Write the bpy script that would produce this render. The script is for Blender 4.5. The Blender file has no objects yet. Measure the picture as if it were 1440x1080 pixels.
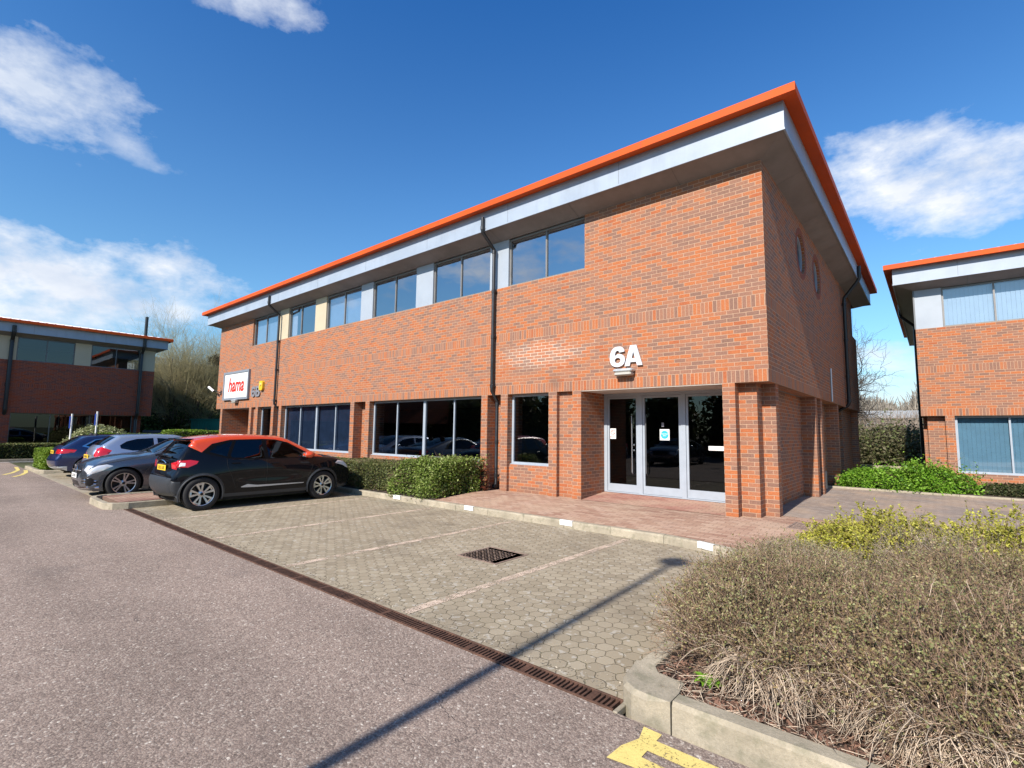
import bpy, math, random
import numpy as np
from mathutils import Vector, Matrix
from mathutils.geometry import delaunay_2d_cdt
rnd = random.Random(7); RS = np.random.RandomState(11)
S = bpy.context.scene; COL = S.collection
PI = math.pi; R = math.radians

# ------------------------------------------------------------------ camera basis (world frame: facade along x, depth along y)
CAM = dict(f=702.714, pitch=5.503, yaw=40.179, roll=0.741, loc=(2.165, -9.507, 1.454))
_y, _p, _r = R(CAM['yaw']), R(CAM['pitch']), R(CAM['roll'])
F = Vector((-math.sin(_y)*math.cos(_p), math.cos(_y)*math.cos(_p), math.sin(_p)))
R0 = Vector((math.cos(_y), math.sin(_y), 0)); U0 = R0.cross(F)
RX = R0*math.cos(_r) + U0*math.sin(_r); UX = -R0*math.sin(_r) + U0*math.cos(_r)
cam = bpy.data.cameras.new('camera'); co = bpy.data.objects.new('camera', cam); COL.objects.link(co)
co.matrix_world = Matrix(((RX.x, UX.x, -F.x, CAM['loc'][0]), (RX.y, UX.y, -F.y, CAM['loc'][1]), (RX.z, UX.z, -F.z, CAM['loc'][2]), (0, 0, 0, 1)))
cam.sensor_width = 36; cam.lens = CAM['f']/1440*36; cam.clip_end = 3000; cam.clip_start = .05
S.camera = co

# ------------------------------------------------------------------ node helpers
class NT:
    def __init__(s, tree): s.t = tree; s.n = tree.nodes; s.l = tree.links
    def new(s, typ, **kw):
        n = s.n.new(typ)
        for k, v in kw.items(): setattr(n, k, v)
        return n
    def link(s, a, b): s.l.new(a, b)
    def setin(s, sock, v):
        if isinstance(v, bpy.types.NodeSocket): s.link(v, sock)
        elif v is not None: sock.default_value = v
    def m(s, op, a, b=None, c=None, clamp=False):
        n = s.new('ShaderNodeMath', operation=op, use_clamp=clamp)
        s.setin(n.inputs[0], a)
        if b is not None: s.setin(n.inputs[1], b)
        if c is not None: s.setin(n.inputs[2], c)
        return n.outputs[0]
    def vm(s, op, a, b=None, scale=None):
        n = s.new('ShaderNodeVectorMath', operation=op)
        s.setin(n.inputs[0], a)
        if b is not None: s.setin(n.inputs[1], b)
        if scale is not None: s.setin(n.inputs['Scale'], scale)
        return n.outputs['Value'] if op in ('DOT_PRODUCT', 'LENGTH', 'DISTANCE') else n.outputs[0]
    def noise(s, vec, scale, detail=3, rough=.55, out='Fac'):
        n = s.new('ShaderNodeTexNoise'); s.setin(n.inputs['Vector'], vec); n.inputs['Scale'].default_value = scale
        n.inputs['Detail'].default_value = detail; n.inputs['Roughness'].default_value = rough
        return n.outputs[out]
    def ramp(s, fac, stops, interp='LINEAR'):
        n = s.new('ShaderNodeValToRGB'); n.color_ramp.interpolation = interp; e = n.color_ramp.elements
        while len(e) < len(stops): e.new(.5)
        for el, (p, c) in zip(e, stops):
            el.position = p; el.color = (*c, 1) if len(c) == 3 else c
        s.setin(n.inputs[0], fac); return n.outputs[0]
    def mix(s, fac, a, b, mode='MIX'):
        n = s.new('ShaderNodeMix', data_type='RGBA', blend_type=mode)
        s.setin(n.inputs[0], fac)
        for i, v in ((6, a), (7, b)):
            if isinstance(v, tuple) and len(v) == 3: v = (*v, 1)
            s.setin(n.inputs[i], v)
        return n.outputs[2]
    def rng(s, v, a, b, c=0., d=1.):
        n = s.new('ShaderNodeMapRange'); s.setin(n.inputs[0], v)
        for i, x in enumerate((a, b, c, d)): n.inputs[i+1].default_value = x
        return n.outputs[0]
    def xyz(s, x, y, z=0.):
        n = s.new('ShaderNodeCombineXYZ')
        for i, v in enumerate((x, y, z)): s.setin(n.inputs[i], v)
        return n.outputs[0]
    def sep(s, v):
        n = s.new('ShaderNodeSeparateXYZ'); s.setin(n.inputs[0], v); return n.outputs

def newmat(name):
    m = bpy.data.materials.new(name); m.use_nodes = True; t = NT(m.node_tree)
    b = t.n['Principled BSDF']; return m, t, b

def mat(name, col, rough=.6, metal=0., noise=None, bump=None, coat=0., spec=None, island=0., streak=0.):
    m, t, b = newmat(name)
    b.inputs['Base Color'].default_value = (*col, 1); b.inputs['Roughness'].default_value = rough
    b.inputs['Metallic'].default_value = metal
    if coat: b.inputs['Coat Weight'].default_value = coat; b.inputs['Coat Roughness'].default_value = .03
    if spec is not None: b.inputs['Specular IOR Level'].default_value = spec
    tc = t.new('ShaderNodeTexCoord').outputs['Object']
    c = None
    if noise:
        f = t.noise(tc, noise[0], 5, .6)
        f = t.rng(f, .3, .7)
        k0 = 1-noise[1]; k1 = 1+noise[1]
        c = t.mix(f, tuple(min(1, x*k0) for x in col), tuple(min(1, x*k1) for x in col))
        t.link(t.rng(f, 0, 1, max(0, rough-.06), min(1, rough+.08)), b.inputs['Roughness'])
    if streak:
        q = t.noise(t.vm('MULTIPLY', tc, (5, 5, .6)), 1, 5, .65); q2 = t.noise(tc, .45, 4); st = t.m('MULTIPLY', t.rng(q, .45, .75), t.rng(q2, .3, .65))
        c = t.mix(t.m('MULTIPLY', st, streak), c if c is not None else (*col, 1), tuple(x*.45+.03 for x in col))
    if island:
        g = t.new('ShaderNodeNewGeometry').outputs['Random Per Island']
        f = t.rng(g, 0, 1, 1-island, 1+island)
        c = t.mix(1., c if c is not None else (*col, 1), t.xyz(f, f, f), 'MULTIPLY')
    if c is not None: t.link(c, b.inputs['Base Color'])
    if bump:
        bp = t.new('ShaderNodeBump'); bp.inputs['Strength'].default_value = bump[1]; bp.inputs['Distance'].default_value = .01
        t.link(t.noise(tc, bump[0], 4), bp.inputs['Height']); t.link(bp.outputs[0], b.inputs['Normal'])
    return m

# ------------------------------------------------------------------ brick
def brick_mat(name, dark=1., stain=False):
    m, t, b = newmat(name)
    uv = t.new('ShaderNodeTexCoord').outputs['UV']; s = t.sep(uv); u, v = s[0], s[1]
    def br(vec, w, h, off):
        n = t.new('ShaderNodeTexBrick', offset=off, offset_frequency=2)
        t.setin(n.inputs['Vector'], vec)
        n.inputs['Color1'].default_value = (0, 0, 0, 1); n.inputs['Color2'].default_value = (1, 1, 1, 1)
        n.inputs['Mortar'].default_value = (.5, .5, .5, 1); n.inputs['Scale'].default_value = 1
        n.inputs['Mortar Size'].default_value = .0055; n.inputs['Mortar Smooth'].default_value = .15
        n.inputs['Brick Width'].default_value = w; n.inputs['Row Height'].default_value = h
        n.inputs['Bias'].default_value = 0
        return n.outputs['Color'], n.outputs['Fac']
    wob = t.vm('SCALE', t.vm('SUBTRACT', t.noise(uv, 9, 2, out='Color'), (.5, .5, .5)), scale=.006)
    c1, f1 = br(t.vm('ADD', uv, wob), .225, .075, .5)
    c2, f2 = br(t.xyz(t.m('ADD', v, -2.4), t.m('ADD', u, 100.)), .225, .075, 0.)
    def band(z0, z1): return t.m('MULTIPLY', t.m('GREATER_THAN', v, z0), t.m('LESS_THAN', v, z1))
    ms = t.m('ADD', band(2.4, 2.625), band(3.75, 3.975))
    rv = t.mix(ms, c1, c2); fac = t.mix(ms, f1, f2)
    big = t.noise(uv, .55, 3); fine = t.noise(uv, 38, 4, .7); med = t.noise(uv, 5, 3)
    rr = t.m('ADD', t.m('ADD', rv, t.m('MULTIPLY', t.m('SUBTRACT', big, .5), .40)), t.m('MULTIPLY', t.m('SUBTRACT', med, .5), .35), clamp=True)
    col = t.ramp(rr, [(0., (.255, .142, .102)), (.22, (.305, .162, .112)), (.42, (.360, .172, .106)), (.58, (.415, .172, .092)), (.74, (.455, .166, .074)), (.90, (.49, .162, .061)), (1., (.42, .130, .056))])
    col = t.mix(t.rng(fine, .3, .75), col, t.mix(1., col, (.62, .60, .60), 'MULTIPLY'))
    mort = t.mix(t.rng(med, .3, .7), (.52, .335, .225), (.43, .265, .18))
    if stain:
        # lime bloom on the joints below the first floor, between the pipe and the door
        d = t.vm('LENGTH', t.vm('MULTIPLY', t.vm('SUBTRACT', uv, (-5.0, 3.32, 0)), (.62, 2.4, 0)))
        k = t.rng(t.m('ADD', d, t.m('MULTIPLY', t.m('SUBTRACT', med, .5), .9)), .95, .45)
        mort = t.mix(k, mort, (.72, .60, .48)); col = t.mix(t.m('MULTIPLY', k, .07), col, (.75, .6, .5))
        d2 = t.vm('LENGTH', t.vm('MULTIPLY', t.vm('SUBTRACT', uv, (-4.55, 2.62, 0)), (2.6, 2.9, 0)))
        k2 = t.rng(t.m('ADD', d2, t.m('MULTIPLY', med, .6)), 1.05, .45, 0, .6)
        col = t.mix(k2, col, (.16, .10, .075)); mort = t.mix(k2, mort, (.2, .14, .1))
    # dirt near the base of the walls and faint runs down the face
    low = t.rng(t.m('ADD', v, t.m('MULTIPLY', med, .35)), .42, .14, 0, .35)
    run = t.rng(t.noise(t.vm('MULTIPLY', uv, (2.2, .22, 0)), 1, 4), .55, .75, 0, .22)
    out = t.mix(t.m('MULTIPLY', fac, 1.), col, mort)
    out = t.mix(low, out, t.mix(1., out, (.60, .55, .5), 'MULTIPLY'))
    out = t.mix(run, out, t.mix(1., out, (.62, .6, .6), 'MULTIPLY'))
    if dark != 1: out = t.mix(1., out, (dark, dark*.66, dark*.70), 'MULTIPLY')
    t.link(out, b.inputs['Base Color']); b.inputs['Roughness'].default_value = .88
    b.inputs['Specular IOR Level'].default_value = .25
    bp = t.new('ShaderNodeBump'); bp.inputs['Strength'].default_value = .8; bp.inputs['Distance'].default_value = .006
    h = t.m('ADD', t.m('MULTIPLY', fac, -1.), t.m('MULTIPLY', fine, .5)); t.link(h, bp.inputs['Height'])
    t.link(bp.outputs[0], b.inputs['Normal'])
    return m

def glass_mat(name, tint, ior=1.9, rough=.0, wav=.0):
    m, t, b = newmat(name); t.n.remove(b); out = t.n['Material Output']
    tr = t.new('ShaderNodeBsdfTransparent'); tr.inputs[0].default_value = (*tint, 1)
    gl = t.new('ShaderNodeBsdfGlossy'); gl.inputs['Roughness'].default_value = rough; gl.inputs[0].default_value = (.95, .97, 1, 1)
    ge = t.new('ShaderNodeNewGeometry'); co_ = t.m('ABSOLUTE', t.vm('DOT_PRODUCT', ge.outputs['Normal'], ge.outputs['Incoming'])); R_0 = ((ior-1)/(ior+1))**2
    fr = t.m('ADD', t.m('MULTIPLY', t.m('POWER', t.m('SUBTRACT', 1., co_, clamp=True), 5.), 1-R_0), R_0)
    if wav:
        bp = t.new('ShaderNodeBump'); bp.inputs['Strength'].default_value = wav; bp.inputs['Distance'].default_value = .02
        t.link(t.noise(t.new('ShaderNodeTexCoord').outputs['Object'], 1.1, 1), bp.inputs['Height'])
        t.link(bp.outputs[0], gl.inputs['Normal'])
    mx = t.new('ShaderNodeMixShader'); t.link(fr, mx.inputs[0]); t.link(tr.outputs[0], mx.inputs[1]); t.link(gl.outputs[0], mx.inputs[2])
    t.link(mx.outputs[0], out.inputs['Surface']); return m

# ------------------------------------------------------------------ ground materials
def asphalt_mat():
    m, t, b = newmat('asphalt'); p = t.new('ShaderNodeNewGeometry').outputs['Position']
    def vor(sc, ft='F1'):
        n = t.new('ShaderNodeTexVoronoi', feature=ft, voronoi_dimensions='2D'); t.link(p, n.inputs['Vector']); n.inputs['Scale'].default_value = sc; return n
    v1 = vor(72); v2 = vor(165); ve = vor(72, 'DISTANCE_TO_EDGE')
    c1 = t.sep(v1.outputs['Color'])[0]; c2 = t.sep(v2.outputs['Color'])[1]
    st = t.ramp(c1, [(0., (.13, .104, .095)), (.25, (.215, .170, .155)), (.55, (.285, .226, .205)), (.80, (.34, .275, .25)), (.93, (.40, .345, .315)), (.975, (.46, .41, .38)), (1., (.74, .70, .66))])
    st2 = t.ramp(c2, [(0., (.14, .11, .10)), (.6, (.28, .222, .20)), (1., (.50, .43, .38))])
    col = t.mix(.38, st, st2)
    gap = t.rng(ve.outputs['Distance'], .0, .10, .55, 1.)
    col = t.mix(1., col, t.xyz(gap, gap, gap), 'MULTIPLY')
    big = t.noise(p, .35, 4); pat = t.noise(p, 2.2, 4)
    trk = t.noise(t.vm('MULTIPLY', p, (.07, .9, 1)), 1, 3); k = t.m('ADD', t.m('ADD', t.rng(big, .3, .7, .90, 1.08), t.rng(pat, .3, .7, -.07, .07)), t.rng(trk, .35, .65, -.11, .11))
    col = t.mix(1., col, t.xyz(t.m('MULTIPLY', k, 1.055), t.m('MULTIPLY', k, 1.015), t.m('MULTIPLY', k, .93)), 'MULTIPLY')
    # hair cracks and pits
    cr = t.new('ShaderNodeTexVoronoi', feature='DISTANCE_TO_EDGE', voronoi_dimensions='2D'); cr.inputs['Scale'].default_value = 1.7
    t.link(t.vm('ADD', p, t.vm('SCALE', t.noise(p, 3, 5, out='Color'), scale=.5)), cr.inputs['Vector'])
    ck = t.m('MULTIPLY', t.rng(cr.outputs['Distance'], .0, .012, 1, 0), t.rng(t.noise(p, .9, 2), .56, .66))
    col = t.mix(t.m('MULTIPLY', ck, .55), col, (.05, .045, .043))
    oil = t.rng(t.noise(p, .8, 4), .66, .78, 0, .3); col = t.mix(oil, col, (.12, .105, .10))
    t.link(col, b.inputs['Base Color']); b.inputs['Roughness'].default_value = .9; b.inputs['Specular IOR Level'].default_value = .3
    bp = t.new('ShaderNodeBump'); bp.inputs['Strength'].default_value = .65; bp.inputs['Distance'].default_value = .007
    h = t.m('ADD', t.m('MULTIPLY', v1.outputs['Distance'], -38.), t.m('MULTIPLY', t.noise(p, 260, 2), .5))
    h = t.m('SUBTRACT', h, t.m('MULTIPLY', ck, 1.5))
    t.link(t.m('ADD', t.m('ADD', t.m('MULTIPLY', v1.outputs['Distance'], -.5), t.m('MULTIPLY', t.noise(p, 130, 3, .7), .9)), t.m('ADD', t.m('MULTIPLY', c1, .6), t.m('MULTIPLY', ck, -1.))), bp.inputs['Height'])
    t.link(bp.outputs[0], b.inputs['Normal']); return m

def hex_mat():
    m, t, b = newmat('block_paving'); p0 = t.new('ShaderNodeNewGeometry').outputs['Position']
    w = .068
    pw = t.vm('ADD', p0, t.vm('SCALE', t.vm('SUBTRACT', t.noise(p0, 21, 2, out='Color'), (.5, .5, .5)), scale=.034))
    s = t.sep(t.vm('SCALE', pw, scale=1/(2*w)))
    x, y = s[1], s[0]; q = math.sqrt(3)
    def lat(ox, oy):
        ax = t.m('SUBTRACT', t.m('FLOORED_MODULO', t.m('ADD', x, ox), 1.), .5)
        ay = t.m('SUBTRACT', t.m('FLOORED_MODULO', t.m('ADD', y, oy), q), q/2); return ax, ay
    ax, ay = lat(0, 0); bx, by = lat(.5, q/2)
    la = t.m('ADD', t.m('MULTIPLY', ax, ax), t.m('MULTIPLY', ay, ay)); lb = t.m('ADD', t.m('MULTIPLY', bx, bx), t.m('MULTIPLY', by, by))
    k = t.m('LESS_THAN', lb, la)
    gx = t.m('ADD', ax, t.m('MULTIPLY', k, t.m('SUBTRACT', bx, ax))); gy = t.m('ADD', ay, t.m('MULTIPLY', k, t.m('SUBTRACT', by, ay)))
    axx = t.m('ABSOLUTE', gx); ayy = t.m('ABSOLUTE', gy)
    hd = t.m('MAXIMUM', axx, t.m('ADD', t.m('MULTIPLY', axx, .5), t.m('MULTIPLY', ayy, q/2)))
    e = t.rng(t.m('SUBTRACT', .5, hd), .0, .045)
    idx = t.m('ROUND', t.m('MULTIPLY', t.m('SUBTRACT', x, gx), 2.)); idy = t.m('ROUND', t.m('MULTIPLY', t.m('SUBTRACT', y, gy), 2.))
    wn = t.new('ShaderNodeTexWhiteNoise', noise_dimensions='2D'); t.link(t.xyz(idx, idy), wn.inputs['Vector']); rv = wn.outputs['Value']
    fine = t.noise(p0, 120, 4, .7); med = t.noise(p0, 5, 4); big = t.noise(p0, .6, 4)
    col = t.ramp(t.m('ADD', t.m('MULTIPLY', rv, .7), t.m('MULTIPLY', fine, .4)), [(.1, (.265, .222, .158)), (.5, (.318, .268, .192)), (.9, (.380, .325, .238))])
    col = t.mix(t.rng(big, .35, .65, 0, .45), col, (.285, .24, .172))
    ps = t.sep(p0)
    spots = t.rng(t.noise(p0, 17, 2, .4), .61, .68, 0, .6); col = t.mix(spots, col, (.47, .44, .38))
    moss = t.m('MULTIPLY', t.rng(med, .42, .68), t.m('SUBTRACT', 1., e)); 
    jc = t.mix(moss, (.16, .132, .092), (.165, .155, .07))
    out = t.mix(t.m('MAXIMUM', e, t.rng(ps[0], -6.5, -12, .25, .7)), jc, col)
    dark = t.rng(t.noise(p0, 1.3, 5), .56, .72, 0, .42); out = t.mix(dark, out, (.14, .115, .085))
    t.link(out, b.inputs['Base Color']); b.inputs['Roughness'].default_value = .92; b.inputs['Specular IOR Level'].default_value = .2
    bp = t.new('ShaderNodeBump'); bp.inputs['Strength'].default_value = .7; bp.inputs['Distance'].default_value = .008
    t.link(t.m('ADD', e, t.m('MULTIPLY', fine, .25)), bp.inputs['Height']); t.link(bp.outputs[0], b.inputs['Normal']); return m

def pave_mat(name, pal, bw=.2, bh=.1, rot=0., joint=(.12, .08, .06)):
    m, t, b = newmat(name); p = t.new('ShaderNodeNewGeometry').outputs['Position']
    mp = t.new('ShaderNodeMapping'); mp.inputs['Rotation'].default_value = (0, 0, rot); t.link(p, mp.inputs[0])
    n = t.new('ShaderNodeTexBrick', offset=.5); t.link(mp.outputs[0], n.inputs['Vector'])
    n.inputs['Color1'].default_value = (0, 0, 0, 1); n.inputs['Color2'].default_value = (1, 1, 1, 1); n.inputs['Mortar'].default_value = (.5, .5, .5, 1)
    n.inputs['Scale'].default_value = 1; n.inputs['Mortar Size'].default_value = .004; n.inputs['Brick Width'].default_value = bw; n.inputs['Row Height'].default_value = bh
    fine = t.noise(p, 90, 4, .7); big = t.noise(p, .8, 4)
    v = t.m('ADD', t.m('MULTIPLY', n.outputs['Color'], .7), t.m('MULTIPLY', t.m('SUBTRACT', big, .35), .6), clamp=True)
    c = t.ramp(v, [(i/(len(pal)-1), q) for i, q in enumerate(pal)])
    c = t.mix(t.rng(fine, .3, .7), c, t.mix(1., c, (.78, .78, .78), 'MULTIPLY'))
    sand = t.rng(t.noise(p, .9, 5), .45, .62, 0, .55); c = t.mix(sand, c, (.48, .35, .25))
    st = t.rng(t.noise(p, 2.1, 5), .60, .72, 0, .30); c = t.mix(st, c, (.22, .16, .13))
    c = t.mix(t.m('MULTIPLY', n.outputs['Fac'], .8), c, joint)
    t.link(c, b.inputs['Base Color']); b.inputs['Roughness'].default_value = .92; b.inputs['Specular IOR Level'].default_value = .2
    bp = t.new('ShaderNodeBump'); bp.inputs['Strength'].default_value = .6; bp.inputs['Distance'].default_value = .006
    t.link(t.m('ADD', t.m('MULTIPLY', n.outputs['Fac'], -1.), t.m('MULTIPLY', fine, .4)), bp.inputs['Height']); t.link(bp.outputs[0], b.inputs['Normal']); return m

def concrete_mat(name, col, amt=.25):
    m, t, b = newmat(name); p = t.new('ShaderNodeNewGeometry').outputs['Position']
    f1 = t.noise(p, 3, 5); f2 = t.noise(p, 60, 5, .75); f3 = t.noise(p, 11, 3)
    c = t.mix(t.rng(f1, .3, .7), tuple(x*(1-amt) for x in col), tuple(x*(1+amt) for x in col))
    c = t.mix(t.rng(f2, .35, .7, 0, .55), c, tuple(x*.55 for x in col))
    c = t.mix(t.rng(f3, .52, .68, 0, .5), c, (.17, .165, .11)); c = t.mix(t.rng(t.noise(p, 1.7, 5, .7), .5, .68, 0, .5), c, tuple(x*.6 for x in col))
    t.link(c, b.inputs['Base Color']); b.inputs['Roughness'].default_value = .93; b.inputs['Specular IOR Level'].default_value = .2
    bp = t.new('ShaderNodeBump'); bp.inputs['Strength'].default_value = .7; bp.inputs['Distance'].default_value = .006
    t.link(t.m('ADD', f2, f3), bp.inputs['Height']); t.link(bp.outputs[0], b.inputs['Normal']); return m

def paint_mark_mat(name, col, under=(.2, .17, .165), thr=.5, wear=.12):
    """Road paint, chipped away where a noise pattern says so: the chips are holes."""
    m, t, b = newmat(name); p = t.new('ShaderNodeNewGeometry').outputs['Position']
    f = t.noise(p, 55, 5, .75); g = t.noise(p, 7, 3)
    k = t.m('ADD', t.m('MULTIPLY', f, .7), t.m('MULTIPLY', g, .3))
    c = t.mix(t.rng(g, .3, .7), tuple(x*.86 for x in col), col)
    c = t.mix(t.rng(f, .50, .30, 0, .5), c, tuple(x*.7 for x in col))
    t.link(c, b.inputs['Base Color']); b.inputs['Roughness'].default_value = .75
    t.link(t.rng(k, thr-wear, thr-wear+.03), b.inputs['Alpha'])
    bp = t.new('ShaderNodeBump'); bp.inputs['Strength'].default_value = .6; bp.inputs['Distance'].default_value = .006
    t.link(f, bp.inputs['Height']); t.link(bp.outputs[0], b.inputs['Normal']); return m

M = {}
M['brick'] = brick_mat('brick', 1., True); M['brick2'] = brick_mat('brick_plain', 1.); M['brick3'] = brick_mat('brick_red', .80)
M['asphalt'] = asphalt_mat(); M['hex'] = hex_mat()
M['fore'] = pave_mat('forecourt_blocks', [(.33, .19, .135), (.42, .265, .19), (.49, .33, .245), (.54, .39, .30)])
M['fore_red'] = pave_mat('red_blocks', [(.33, .15, .11), (.42, .21, .16), (.48, .28, .215)])
M['path'] = pave_mat('path_blocks', [(.27, .22, .19), (.33, .275, .24), (.40, .34, .30)], rot=PI/4)
M['island'] = pave_mat('island_blocks', [(.25, .13, .10), (.33, .19, .15), (.40, .26, .21)])
M['kerb'] = concrete_mat('kerb_concrete', (.40, .35, .265)); M['kerb2'] = concrete_mat('kerb_old', (.38, .33, .25), .15)
M['yellow_line'] = paint_mark_mat('yellow_paint', (.78, .62, .20), wear=.10)
M['bay_line'] = paint_mark_mat('pink_bay_paint', (.62, .49, .38), wear=.03); M['white_mark'] = mat('white_marker', (.80, .80, .78), .5, noise=(30, .08))
M['fascia'] = mat('grey_fascia', (.31, .365, .44), .42, .0, noise=(1.3, .08), streak=.35); M['red'] = mat('red_trim', (.58, .082, .010), .6, spec=.2, noise=(.8, .14), streak=.3)
M['soffit'] = mat('soffit', (.21, .19, .185), .55, noise=(1.2, .2), streak=.4); M['panel'] = mat('grey_panel', (.33, .37, .42), .4, noise=(2, .04))
M['beige'] = mat('beige_panel', (.50, .42, .29), .5, noise=(2, .05)); M['frame'] = mat('alu_frame', (.33, .37, .42), .4, .0, noise=(5, .05))
M['frame_up'] = mat('bronze_grey_frame', (.20, .19, .18), .4, .1, noise=(5, .08))
M['frame_dark'] = mat('dark_frame', (.13, .135, .14), .4, .3); M['pipe'] = mat('black_pipe', (.018, .018, .020), .38, noise=(8, .2))
M['glass'] = glass_mat('office_glass', (.36, .40, .44), 1.85, 0, .05); M['glass_up'] = glass_mat('mirror_glass', (.62, .68, .76), 4.6, 0, .10)
M['glass_dark'] = glass_mat('dark_glass', (.22, .23, .24), 1.55, 0, .03)
M['glass_blue'] = glass_mat('blue_glass', (.75, .80, .85), 2.2, 0, .06)
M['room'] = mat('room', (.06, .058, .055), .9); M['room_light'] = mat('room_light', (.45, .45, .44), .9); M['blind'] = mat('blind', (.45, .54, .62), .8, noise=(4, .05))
M['blind_blue'] = mat('blind_blue', (.16, .30, .38), .8, noise=(3, .1)); M['curtain'] = mat('curtain', (.75, .74, .74), .8)
M['blind_navy'] = mat('blind_navy', (.07, .11, .20), .7, noise=(3, .25))
M['white'] = mat('white_plastic', (.78, .78, .77), .4); M['letters'] = mat('silver_letters', (.60, .61, .64), .4)
M['grey_letters'] = mat('grey_letters', (.22, .22, .24), .4); M['signred'] = mat('sign_red', (.65, .03, .02), .4); M['signgrey'] = mat('sign_frame', (.22, .25, .29), .4)
M['yellow'] = mat('yellow_plastic', (.75, .45, .03), .4); M['rust'] = mat('rusty_iron', (.10, .050, .032), .8, .2, noise=(12, .45), bump=(60, .5))
M['iron'] = mat('cast_iron', (.27, .195, .155), .75, .3, noise=(9, .35)); M['black'] = mat('black_void', (.006, .006, .006), .9)
M['reddoor'] = mat('red_door', (.50, .02, .02), .4); M['galv'] = mat('galvanised', (.55, .57, .58), .4, .5, noise=(3, .08)); M['roofw'] = mat('roof_sheet', (.66, .67, .68), .5, noise=(2, .05))
M['teal'] = mat('teal', (.03, .40, .50), .5); M['signblue'] = mat('blue_sign', (.02, .05, .25), .4); M['green_box'] = mat('green_steel', (.03, .21, .15), .5, noise=(2, .1))
M['bin'] = mat('dark_bin', (.02, .024, .028), .5, noise=(2, .15)); M['meter'] = mat('meter_grey', (.25, .25, .24), .6, noise=(3, .1)); M['pale'] = mat('pale_cladding', (.36, .36, .34), .6, noise=(1, .06))
M['soil'] = mat('soil', (.055, .036, .026), .95, noise=(9, .4), bump=(40, .9)); M['ground'] = mat('grass_ground', (.075, .085, .035), .95, noise=(1.5, .3), bump=(30, .6))
M['chip'] = mat('bark_chip', (.14, .075, .050), .9, island=.75); M['steel'] = mat('steel', (.6, .6, .62), .25, .9)

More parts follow.
